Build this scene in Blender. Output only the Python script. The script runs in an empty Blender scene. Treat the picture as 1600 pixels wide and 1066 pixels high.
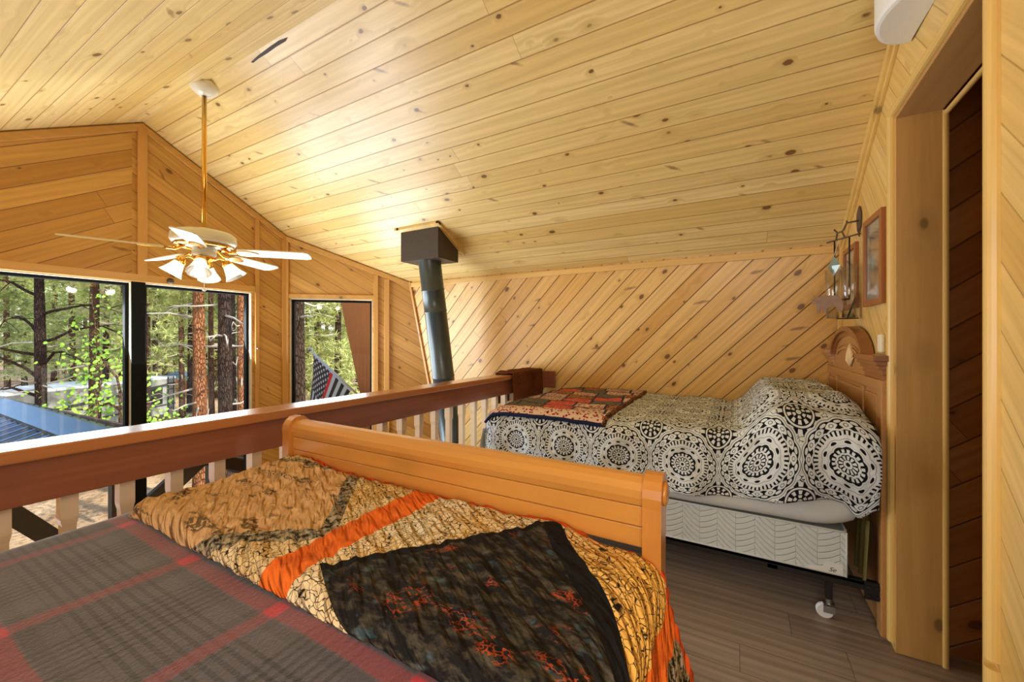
import bpy, bmesh, math, random
from mathutils import Vector, Matrix, noise
random.seed(7)
PI = math.pi
sc = bpy.context.scene
C = sc.collection

# ------------------------------------------------------------------ camera
YAW = math.atan(350 / 625.0)
cam = bpy.data.cameras.new('camera')
cam.lens = 625 * 36 / 1600.0
cam.sensor_width = 36
cam.shift_y = -6 / 1600.0
cam.clip_start = 0.02
cam.clip_end = 300
camo = bpy.data.objects.new('camera', cam)
camo.location = (0, 0, 1.2)
camo.rotation_euler = (PI / 2, 0, YAW - PI / 2)
C.objects.link(camo)
sc.camera = camo

# ------------------------------------------------------------------ sky, sun, big lights, exposure
W = bpy.data.worlds.new('sky')
sc.world = W
W.use_nodes = True
wn = W.node_tree
bg = wn.nodes['Background']
sky = wn.nodes.new('ShaderNodeTexSky')
sky.sky_type = 'NISHITA'
sky.sun_disc = False
sky.sun_elevation = math.radians(52)
sky.sun_rotation = math.radians(200)
wn.links.new(sky.outputs[0], bg.inputs[0])
bg.inputs[1].default_value = 0.34

def light(name, kind, loc, energy, color, target=None, size=None, size_y=None, spread=None):
    l = bpy.data.lights.new(name, kind)
    l.energy = energy
    l.color = color
    if kind == 'AREA':
        l.size = size
        if size_y:
            l.shape = 'RECTANGLE'
            l.size_y = size_y
        if spread:
            l.spread = spread
    elif kind == 'POINT':
        l.shadow_soft_size = size or 0.05
    elif kind == 'SUN':
        l.angle = size or 0.01
    o = bpy.data.objects.new(name, l)
    o.location = loc
    if target is not None:
        d = Vector(target) - Vector(loc)
        o.rotation_euler = d.to_track_quat('-Z', 'Y').to_euler()
    C.objects.link(o)
    return o

light('sun', 'SUN', (0, -8, 10), 7.0, (1, 0.93, 0.80), (-2.2, 5, 0), 0.02)
# daylight that comes in through the big gable windows, their outer side and the hidden lower panes
light('window_daylight', 'AREA', (1.15, 3.66, 0.75), 68, (0.84, 0.92, 1.0), (1.2, 0.6, 2.05), 1.7, 1.5)
light('bay_window_daylight', 'AREA', (2.50, 3.36, 0.9), 14, (0.92, 0.96, 1.0), (1.5, 1.0, 1.1), 0.6, 1.1)
light('loft_side_fill', 'AREA', (-0.52, -0.10, 1.35), 15, (1.0, 0.97, 0.90), (2.6, 0.7, 1.2), 0.8, 1.0)  # added soft fill for the foreground

sc.view_settings.view_transform = 'Standard'
sc.view_settings.look = 'None'
sc.view_settings.gamma = 1
sc.view_settings.exposure = 0.42
sc.view_settings.use_curve_mapping = False
sc.cycles.use_denoising = True
sc.cycles.max_bounces = 8
sc.cycles.diffuse_bounces = 4
sc.cycles.transparent_max_bounces = 16
sc.cycles.caustics_reflective = False
sc.cycles.caustics_refractive = False

# ------------------------------------------------------------------ node helpers
def lin(c):
    return tuple(((v / 255.0) / 12.92 if v <= 10 else (((v / 255.0) + 0.055) / 1.055) ** 2.4) for v in c)

class X:
    """a small expression wrapper that writes Math nodes"""
    def __init__(s, nt, sock):
        s.nt, s.s = nt, sock
    def _op(s, op, *a, clamp=False):
        n = s.nt.nodes.new('ShaderNodeMath')
        n.operation = op
        n.use_clamp = clamp
        for i, v in enumerate((s,) + a):
            if isinstance(v, X):
                s.nt.links.new(v.s, n.inputs[i])
            else:
                n.inputs[i].default_value = v
        return X(s.nt, n.outputs[0])
    def __add__(s, o): return s._op('ADD', o)
    def __radd__(s, o): return s._op('ADD', o)
    def __sub__(s, o): return s._op('SUBTRACT', o)
    def __rsub__(s, o): return (s * -1.0) + o
    def __mul__(s, o): return s._op('MULTIPLY', o)
    def __rmul__(s, o): return s._op('MULTIPLY', o)
    def __truediv__(s, o): return s._op('DIVIDE', o)
    def floor(s): return s._op('FLOOR')
    def frac(s): return s._op('FRACT')
    def abs(s): return s._op('ABSOLUTE')
    def sin(s): return s._op('SINE')
    def cos(s): return s._op('COSINE')
    def sqrt(s): return s._op('SQRT')
    def lt(s, o): return s._op('LESS_THAN', o)
    def gt(s, o): return s._op('GREATER_THAN', o)
    def max(s, o): return s._op('MAXIMUM', o)
    def min(s, o): return s._op('MINIMUM', o)
    def clamp(s): return s._op('ADD', 0.0, clamp=True)
    def atan2(s, o): return s._op('ARCTAN2', o)
    def ss(s, a, b):
        """smooth step from a to b"""
        return ((s - a) / (b - a))._op('ADD', 0.0, clamp=True)

def band(x, a, b):
    return x.gt(a) * x.lt(b)

class Mat:
    def __init__(s, name, rough=0.5, spec=0.5, metal=0.0, coat=0.0):
        s.m = bpy.data.materials.new(name)
        s.m.use_nodes = True
        s.nt = s.m.node_tree
        s.b = s.nt.nodes['Principled BSDF']
        s.b.inputs['Roughness'].default_value = rough
        s.b.inputs['Specular IOR Level'].default_value = spec
        s.b.inputs['Metallic'].default_value = metal
        s.b.inputs['Coat Weight'].default_value = coat
        s.b.inputs['Coat Roughness'].default_value = 0.25
    def n(s, t, **k):
        n = s.nt.nodes.new(t)
        for a, v in k.items():
            setattr(n, a, v)
        return n
    def link(s, a, b):
        s.nt.links.new(a.s if isinstance(a, X) else a, b)
    def tc(s, which='Object'):
        return s.n('ShaderNodeTexCoord').outputs[which]
    def sep(s, sock):
        n = s.n('ShaderNodeSeparateXYZ')
        s.link(sock, n.inputs[0])
        return X(s.nt, n.outputs[0]), X(s.nt, n.outputs[1]), X(s.nt, n.outputs[2])
    def comb(s, x, y, z=0.0):
        n = s.n('ShaderNodeCombineXYZ')
        for i, v in enumerate((x, y, z)):
            if isinstance(v, X):
                s.link(v, n.inputs[i])
            else:
                n.inputs[i].default_value = v
        return n.outputs[0]
    def noise(s, vec, scale=1.0, detail=3.0, rough=0.5, dist=0.0, out=0):
        n = s.n('ShaderNodeTexNoise')
        n.inputs['Scale'].default_value = scale
        n.inputs['Detail'].default_value = detail
        n.inputs['Roughness'].default_value = rough
        n.inputs['Distortion'].default_value = dist
        if vec is not None:
            s.link(vec, n.inputs['Vector'])
        return X(s.nt, n.outputs[out])
    def wnoise(s, vec):
        n = s.n('ShaderNodeTexWhiteNoise')
        s.link(vec, n.inputs['Vector'])
        return X(s.nt, n.outputs['Value'])
    def vor(s, vec, scale=1.0, feature='F1', rnd=1.0, out='Distance'):
        n = s.n('ShaderNodeTexVoronoi', feature=feature)
        n.inputs['Scale'].default_value = scale
        n.inputs['Randomness'].default_value = rnd
        s.link(vec, n.inputs['Vector'])
        return n.outputs[out]
    def mix(s, f, a, b, mode='MIX'):
        n = s.n('ShaderNodeMix', data_type='RGBA', blend_type=mode)
        if isinstance(f, X):
            s.link(f, n.inputs[0])
        else:
            n.inputs[0].default_value = f
        for v, i in ((a, 6), (b, 7)):
            if isinstance(v, tuple):
                n.inputs[i].default_value = (*v[:3], 1)
            else:
                s.link(v, n.inputs[i])
        return n.outputs[2]
    def color(s, c):
        if isinstance(c, tuple):
            s.b.inputs['Base Color'].default_value = (*c[:3], 1)
        else:
            s.link(c, s.b.inputs['Base Color'])
    def bump(s, h, strength=0.3, dist=0.01):
        n = s.n('ShaderNodeBump')
        n.inputs['Strength'].default_value = strength
        n.inputs['Distance'].default_value = dist
        s.link(h, n.inputs['Height'])
        s.link(n.outputs[0], s.b.inputs['Normal'])

# ------------------------------------------------------------------ materials
def plank_mat(name, w=0.107, tones=((222, 176, 108), (236, 198, 134), (205, 152, 84)), length=1.7,
              knots=0.42, groove=0.045, gdark=(92, 52, 20), rough=0.42, knotcol=(96, 52, 24), coat=0.12, seed=0.0,
              grain=1.0, gb=1.0, gdk_=0.85):
    M = Mat(name, rough=rough, coat=coat)
    u, v, _ = M.sep(M.tc('UV'))
    q = v / w
    idn = q.floor()
    fr = q - idn
    r1 = M.wnoise(M.comb(idn, seed, 3.1))
    s_ = (u + r1 * 9.0) / length
    sid = s_.floor()
    sfr = s_ - sid
    r2 = M.wnoise(M.comb(idn, sid, 7.7 + seed))
    r3 = M.wnoise(M.comb(sid, idn, 1.7 + seed))
    along = u + r2 * 31.0
    acr = (fr - 0.5) * w
    # knots: elongated voronoi cells, only some of them carry a knot
    kv = M.comb(along * 8.0, (fr + r3 * 5.0) * 1.3, 0.0)
    vn = M.n('ShaderNodeTexVoronoi')
    vn.inputs['Scale'].default_value = 1.0
    M.link(kv, vn.inputs['Vector'])
    kd = X(M.nt, vn.outputs['Distance'])
    kd = kd + (M.noise(M.comb(along * 30, acr * 60, r3 * 9), 1.0, 3) - 0.5) * 0.10
    vn2 = M.n('ShaderNodeTexVoronoi')
    vn2.inputs['Scale'].default_value = 1.0
    M.link(M.comb(along * 7.0 + acr * 9.0, (fr + r2 * 7.0) * 0.45, 5.0), vn2.inputs['Vector'])
    sp2 = M.n('ShaderNodeSeparateColor')
    M.link(vn2.outputs['Color'], sp2.inputs[0])
    kd2 = X(M.nt, vn2.outputs['Distance']) + (M.noise(M.comb(along * 22, acr * 40, r2 * 9), 1.0, 3) - 0.5) * 0.16
    spike = (1.0 - (kd2 / 0.13).ss(0.5, 1.15)) * X(M.nt, sp2.outputs[0]).lt(knots * 0.5)
    kc = X(M.nt, M.n('ShaderNodeSeparateColor').outputs[0])
    sep = kc.s.node
    M.link(vn.outputs['Color'], sep.inputs[0])
    kg = X(M.nt, sep.outputs[1])
    has = kc.lt(knots)
    rad = kg * kg * 0.17 + 0.05
    kn = (1.0 - kd.ss(0.0, 1.0) / 1.0)
    core = (1.0 - (kd / rad).ss(0.75, 1.05)) * has
    halo = (1.0 - (kd / rad).ss(1.0, 3.4)) * has
    # grain bends round the knots
    g = M.noise(M.comb(along * 1.3, acr * 42.0 + halo * 0.9, r3 * 40.0), 1.0, 4, 0.6, 0.6)
    rings = ((acr * 150.0 + M.noise(M.comb(along * 0.8, acr * 7, r2 * 20), 1.0, 2) * 22.0 + halo * 5).sin() * 0.5 + 0.5)
    base = M.mix(r2.ss(0.1, 0.9), lin(tones[0]), lin(tones[1]))
    base = M.mix(r3.ss(0.55, 1.0), base, lin(tones[2]))
    dark = tuple(a * 0.62 for a in lin(tones[2]))
    base = M.mix(g.ss(0.42, 0.85) * (0.55 * grain), base, dark)
    base = M.mix(rings * (0.20 * grain), base, dark)
    base = M.mix(halo * halo * 0.5, base, tuple(a * 0.75 for a in lin(tones[2])))
    base = M.mix(core * 0.85, base, lin(knotcol))
    base = M.mix(spike * 0.62, base, lin(knotcol))
    # groove between boards and butt joints
    e = (fr - 0.5).abs()
    gdk = gdk_
    gr = e.ss(0.5 - groove, 0.5 - groove * 0.35)
    ej = (sfr - 0.5).abs().ss(0.5 - 0.0016 / length, 0.5 - 0.0008 / length)
    base = M.mix((gr.max(ej * 0.8)) * gdk, base, lin(gdark))
    M.color(base)
    h = 1.0 - gr * 1.0 - ej * 0.6
    M.bump(h + g * 0.03, 0.55 * gb, 0.006)
    M.link(g * 0.12 + (rough - 0.06), M.b.inputs['Roughness'])
    return M.m

pine_ceiling = plank_mat('pine ceiling boards', tones=((228, 196, 124), (238, 212, 148), (216, 180, 104)), rough=0.36, coat=0.3, groove=0.03, gdark=(150, 100, 48), seed=2.0, length=4.6, knots=0.62, gdk_=0.7)
pine_wall = plank_mat('pine wall boards with v grooves', tones=((230, 184, 106), (240, 202, 132), (216, 164, 84)), groove=0.045, seed=11.0, length=40.0, knots=0.6)
pine_gable_shaded = plank_mat('pine gable boards in backlit shade', tones=((202, 152, 78), (214, 166, 90), (186, 134, 62)), groove=0.025, gdark=(96, 52, 18), knots=0.3, seed=23.0, length=6.0)  # same pine toned darker, the backlit shade is put into the colour
pine_right = plank_mat('pine door wall boards', tones=((228, 190, 112), (236, 202, 130), (218, 176, 96)), groove=0.022, gdark=(160, 118, 60), knots=0.2, seed=37.0, length=6.0, gdk_=0.6)
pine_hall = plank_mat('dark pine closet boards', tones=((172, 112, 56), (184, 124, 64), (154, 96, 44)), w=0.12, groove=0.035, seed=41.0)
floor_mat = plank_mat('grey brown vinyl planks', w=0.15, tones=((160, 142, 128), (178, 160, 144), (140, 122, 108)), length=1.2, knots=0.0,
                      groove=0.012, gdark=(58, 46, 38), rough=0.42, coat=0.0, seed=5.0, grain=1.6, gb=0.3)

def wood_mat(name, col, axis=0, rough=0.4, coat=0.15, knots=0.0, contrast=0.45, dark=None):
    M = Mat(name, rough=rough, coat=coat)
    x, y, z = M.sep(M.tc('Object'))
    p = [x, y, z]
    al = p[axis]
    a, b = [p[i] for i in range(3) if i != axis]
    g = M.noise(M.comb(al * 1.2, a * 26.0, b * 26.0), 1.0, 4, 0.6, 0.8)
    c = lin(col)
    d = lin(dark) if dark else tuple(v * 0.55 for v in c)
    base = M.mix(g.ss(0.35, 0.8) * contrast, c, d)
    if knots > 0:
        kv = M.comb(al * 5.0, a * 9.0, b * 9.0)
        vn = M.n('ShaderNodeTexVoronoi')
        vn.inputs['Scale'].default_value = 1.0
        M.link(kv, vn.inputs['Vector'])
        kd = X(M.nt, vn.outputs['Distance'])
        sp = M.n('ShaderNodeSeparateColor')
        M.link(vn.outputs['Color'], sp.inputs[0])
        has = X(M.nt, sp.outputs[0]).lt(knots)
        base = M.mix((1.0 - kd.ss(0.06, 0.42)) * has * 0.5, base, d)
        base = M.mix((1.0 - kd.ss(0.09, 0.15)) * has * 0.85, base, tuple(v * 0.3 for v in c))
    M.color(base)
    M.bump(g, 0.08, 0.004)
    return M.m

trim_y = wood_mat('pine trim along the ridge', (228, 186, 112), 1, knots=0.15)
trim_x = wood_mat('pine trim across', (226, 188, 110), 0, knots=0.15)
trim_z = wood_mat('pine trim upright', (226, 188, 108), 2, knots=0.2)
trim_gz = wood_mat('orange pine trim upright', (208, 156, 84), 2, knots=0.2)
trim_gx = wood_mat('orange pine trim level', (210, 160, 88), 0, knots=0.1)
jamb_mat = wood_mat('knotty pine jamb board', (206, 158, 88), 2, rough=0.5, knots=0.75, contrast=0.55)
header_mat = wood_mat('header board brown', (190, 144, 86), 0, rough=0.5, contrast=0.5)
rail_mat = wood_mat('red brown stained rail wood', (142, 84, 58), 0, rough=0.24, coat=0.5, knots=0.3, contrast=0.6)
cap_mat = wood_mat('rail cap wood', (176, 112, 64), 0, rough=0.22, coat=0.6, contrast=0.4)
bal_mat = wood_mat('baluster wood', (220, 194, 158), 2, rough=0.3, coat=0.3, contrast=0.25)
sleigh_mat = wood_mat('honey pine sleigh board', (204, 142, 66), 1, rough=0.22, coat=0.7, knots=0.12, contrast=0.3)
sleigh_post = wood_mat('honey pine post', (196, 130, 58), 2, rough=0.25, coat=0.6, contrast=0.35)
oak_y = wood_mat('oak headboard', (190, 138, 82), 0, rough=0.35, coat=0.3, contrast=0.45)
oak_shaded = wood_mat('oak headboard with painted shade', (150, 98, 56), 0, rough=0.35, coat=0.3, contrast=0.45)  # darker copy of the oak, shade on crown and cornice painted in
frame_wood = wood_mat('picture frame wood', (160, 98, 50), 2, rough=0.4, contrast=0.4)
wing_mat = wood_mat('red brown plywood', (200, 116, 42), 2, rough=0.6, coat=0, contrast=0.5)
brown_stain = wood_mat('dark stained timber', (58, 38, 26), 2, rough=0.7, coat=0, contrast=0.5)

def plain(name, col, rough=0.5, metal=0.0, nscale=30.0, var=0.12, spec=0.5, coat=0.0, bump=0.0):
    M = Mat(name, rough=rough, metal=metal, spec=spec, coat=coat)
    g = M.noise(M.tc('Object'), nscale, 3)
    c = lin(col)
    M.color(M.mix(g * 1.0, tuple(v * (1 - var) for v in c), tuple(min(1, v * (1 + var)) for v in c)))
    if bump:
        M.bump(g, bump, 0.003)
    return M.m

black_frame = plain('black window aluminium', (12, 12, 13), 0.6, spec=0.15)
reveal_mat = plain('pale window reveal', (222, 214, 190), 0.6)
black_iron = plain('black metal', (22, 21, 21), 0.45)
white_paint = plain('white fixture plastic', (228, 230, 226), 0.35, var=0.03)
flue_mat = plain('dark blue grey stove pipe', (74, 84, 86), 0.32, metal=0.35, nscale=6, var=0.2)
box_mat = plain('black ceiling support box', (64, 56, 48), 0.5, nscale=60, var=0.3, bump=0.2)
brass = plain('polished brass', (226, 176, 84), 0.18, metal=1.0, var=0.05)
fan_white = plain('cream white fan enamel', (226, 222, 204), 0.3, var=0.04, coat=0.3)
sheet_mat = plain('pale grey bed sheet', (206, 212, 212), 0.8, nscale=8, var=0.04)
white_rubber = plain('white caster wheel', (232, 234, 232), 0.5, var=0.03)
steel = plain('brushed steel', (170, 170, 168), 0.3, metal=0.9)
iron_brown = plain('rust brown iron', (92, 70, 56), 0.7, nscale=40, var=0.25, bump=0.3)
bear_mat = plain('weathered brown bear cutout', (138, 108, 84), 0.7, nscale=40, var=0.3, bump=0.3)
cream = plain('cream plastic', (232, 226, 202), 0.4, var=0.03)
mat_board = plain('white picture mat', (226, 230, 224), 0.8, var=0.02)

def glass_mat(name, tint=(1, 1, 1), gloss=1.0, rough=0.0):
    m = bpy.data.materials.new(name)
    m.use_nodes = True
    nt = m.node_tree
    nt.nodes.clear()
    out = nt.nodes.new('ShaderNodeOutputMaterial')
    mx = nt.nodes.new('ShaderNodeMixShader')
    tr = nt.nodes.new('ShaderNodeBsdfTransparent')
    tr.inputs[0].default_value = (*tint, 1)
    gl = nt.nodes.new('ShaderNodeBsdfGlossy')
    gl.inputs['Roughness'].default_value = rough
    fr = nt.nodes.new('ShaderNodeLayerWeight')
    fr.inputs[0].default_value = 0.5
    pw = nt.nodes.new('ShaderNodeMath')
    pw.operation = 'POWER'
    pw.inputs[1].default_value = 4.0
    nt.links.new(fr.outputs['Facing'], pw.inputs[0])
    mu = nt.nodes.new('ShaderNodeMath')
    mu.operation = 'MULTIPLY_ADD'
    mu.inputs[1].default_value = 0.8 * gloss
    mu.inputs[2].default_value = 0.045 * gloss
    nt.links.new(pw.outputs[0], mu.inputs[0])
    nt.links.new(mu.outputs[0], mx.inputs[0])
    nt.links.new(tr.outputs[0], mx.inputs[1])
    nt.links.new(gl.outputs[0], mx.inputs[2])
    nt.links.new(mx.outputs[0], out.inputs[0])
    return m

window_glass = glass_mat('window glass', (0.96, 0.98, 0.97), 0.6)
clear_glass = glass_mat('clear thin glass', (0.97, 0.98, 0.98), 1.7, 0.08)
green_glass = glass_mat('green grey leaded glass', (0.45, 0.6, 0.55), 3.5, 0.08)

def shade_glass():
    m = bpy.data.materials.new('frosted ribbed shade glass')
    m.use_nodes = True
    nt = m.node_tree
    nt.nodes.clear()
    out = nt.nodes.new('ShaderNodeOutputMaterial')
    a = nt.nodes.new('ShaderNodeBsdfTranslucent')
    a.inputs[0].default_value = (0.45, 0.42, 0.37, 1)
    b = nt.nodes.new('ShaderNodeBsdfTransparent')
    b.inputs[0].default_value = (0.95, 0.95, 0.92, 1)
    c = nt.nodes.new('ShaderNodeBsdfGlossy')
    c.inputs['Roughness'].default_value = 0.2
    m1 = nt.nodes.new('ShaderNodeMixShader')
    m1.inputs[0].default_value = 0.3
    m2 = nt.nodes.new('ShaderNodeMixShader')
    m2.inputs[0].default_value = 0.12
    nt.links.new(a.outputs[0], m1.inputs[1])
    nt.links.new(b.outputs[0], m1.inputs[2])
    nt.links.new(m1.outputs[0], m2.inputs[1])
    nt.links.new(c.outputs[0], m2.inputs[2])
    nt.links.new(m2.outputs[0], out.inputs[0])
    return m
shade_mat = shade_glass()

def emit(name, col, s):
    m = bpy.data.materials.new(name)
    m.use_nodes = True
    nt = m.node_tree
    nt.nodes.clear()
    out = nt.nodes.new('ShaderNodeOutputMaterial')
    e = nt.nodes.new('ShaderNodeEmission')
    e.inputs[0].default_value = (*col, 1)
    e.inputs[1].default_value = s
    nt.links.new(e.outputs[0], out.inputs[0])
    return m
bulb_mat = emit('glowing warm bulb', (1.0, 0.80, 0.5), 9.0)

# black and white medallion print -------------------------------------------------
def mandala_mat():
    M = Mat('black and white medallion print', rough=0.9, spec=0.15)
    u, v, _ = M.sep(M.tc('UV'))
    def med(cu, cv, R, petals):
        dx = ((u - cu) / 0.30 + 0.5).frac() * 0.30 - 0.15
        dy = ((v - cv) / 0.30 + 0.5).frac() * 0.30 - 0.15
        r = (dx * dx + dy * dy).sqrt() / R
        t = dy.atan2(dx)
        return r, t
    r, t = med(0.0, 0.0, 0.150, 8)
    k1 = (t * 6.0).cos()
    k2 = (t * 10.0).cos()
    w = lambda x, a, b: x.ss(a - 0.012, a) * (1.0 - x.ss(b, b + 0.012))
    big = w(r, 0.05, 0.085)
    big = big.max(w(r, 0.11, 0.185) * ((t * 12.0).cos().gt(-0.3)))
    rr = r - k1.abs() * 0.02
    big = big.max(w(rr, 0.205, 0.235))
    big = big.max(w(r, 0.265, 0.325) * ((t * 18.0).cos().gt(-0.2)))
    sc1 = r - (t * 5.0).cos().abs() * 0.035
    big = big.max(w(sc1, 0.365, 0.39))
    sn5 = (t * 5.0).sin()
    oval = (sn5 * sn5 * 1.7 + (sc1 - 0.46) * (sc1 - 0.46) * 700.0).lt(0.75)
    big = big.max(w(sc1, 0.405, 0.515) * (1.0 - oval))
    big = big.max(w(sc1, 0.535, 0.60))
    spikes = (t * 44.0).cos().gt(-0.15) * w(r, 0.595, 0.715)
    big = big.max(spikes)
    sc2 = r - (t * 8.0).cos().abs() * 0.03
    big = big.max(w(sc2, 0.715, 0.735))
    pet = ((r - 0.83) * (r - 0.83) / 0.0049 + (t * 8.0).sin() * (t * 8.0).sin() * 1.1)
    big = big.max(w(pet, 0.30, 1.05) * w(r, 0.745, 0.925))
    big = big.max(pet.lt(0.15) * w(r, 0.745, 0.925))
    p2 = (r - 0.90) * (r - 0.90) / 0.0016 + (t * 8.0).cos() * (t * 8.0).cos() * 1.6
    big = big.max(p2.lt(0.7) * r.lt(0.93))
    sc3 = r - (t * 8.0).sin().abs() * 0.04
    big = big.max(w(sc3, 0.925, 0.95)).max(w(sc3, 0.975, 1.0))
    r2, t2 = med(0.15, 0.15, 0.058, 8)
    sm = r2.lt(0.16)
    sm = sm.max(w(r2, 0.25, 0.42) * (t2 * 6.0).cos().gt(-0.2))
    sm = sm.max(w(r2, 0.50, 0.74) * (t2 * 10.0).cos().gt(0.0))
    sm = sm.max(w(r2, 0.82, 0.92))
    insm = r2.lt(0.98)
    spk = (t2 * 12.0).cos().gt(0.1) * w(r2, 1.0, 1.28)
    vo = X(M.nt, M.vor(M.comb(u, v, 0.0), 62.0, 'DISTANCE_TO_EDGE'))
    vf = X(M.nt, M.vor(M.comb(u, v, 0.0), 62.0, 'F1'))
    fill = band(vo, 0.05, 0.5).max(vf.lt(0.16))
    outside = sc3.gt(1.005)
    val = big * (1.0 - outside) + fill * outside * (1.0 - insm) * r2.gt(1.28)
    val = (val * (1.0 - insm) + sm * insm).max(spk * outside)
    val = val.clamp()
    n = M.noise(M.tc('UV'), 14.0, 3)
    white = M.mix(n, lin((212, 220, 224)), lin((232, 240, 244)))
    M.color(M.mix(val, lin((22, 24, 28)), white))
    f = M.noise(M.tc('UV'), 9.0, 4, 0.6)
    M.bump(f, 0.6, 0.03)
    return M.m
mandala = mandala_mat()

# plaid blanket ---------------------------------------------------------------------
def plaid_mat():
    M = Mat('charcoal plaid fleece with red bands', rough=0.92, spec=0.15)
    u, v, _ = M.sep(M.tc('UV'))
    fz = M.noise(M.comb(u * 1.0, v * 1.0), 160.0, 3, 0.7)
    fz2 = M.noise(M.tc('UV'), 14.0, 3, 0.6)
    def stripes(x, period, off):
        p = ((x - off) / period + 0.5).frac() - 0.5
        p = p * period
        red = 1.0 - p.abs().ss(0.013, 0.017)
        dk = (1.0 - (p.abs() - 0.028).abs().ss(0.008, 0.011)) * 0.75
        q = ((x - off) / period).frac() * period - period / 2
        many = (1.0 - q.abs().ss(0.058, 0.062)) * (q * 2 * PI / 0.0165).sin().ss(0.0, 0.5)
        return red, dk, many
    r1, d1, m1 = stripes(u, 0.245, 0.385)
    r2, d2, m2 = stripes(v, 0.305, 0.660)
    base = M.mix(fz2, lin((72, 67, 76)), lin((92, 85, 94)))
    base = M.mix(((d1 + d2) * 0.42).clamp(), base, lin((36, 36, 38)))
    base = M.mix(((m1 + m2) * 0.6).clamp(), base, lin((30, 30, 32)))
    weave = (((u + v) * 2 * PI / 0.006).sin() * 0.5 + 0.5)
    base = M.mix(r2 * (0.55 + 0.1) * (weave * 0.4 + 0.6), base, lin((150, 38, 48)))
    base = M.mix(r1 * 0.7 * (weave * 0.4 + 0.6), base, lin((156, 36, 46)))
    base = M.mix(r1 * r2, base, lin((196, 34, 46)))
    base = M.mix(fz.ss(0.3, 0.75) * 0.45, base, lin((44, 38, 40)))
    M.color(base)
    M.bump(fz + fz2 * 0.6, 0.45, 0.004)
    M.b.inputs['Sheen Weight'].default_value = 0.35
    return M.m
plaid = plaid_mat()

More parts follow.
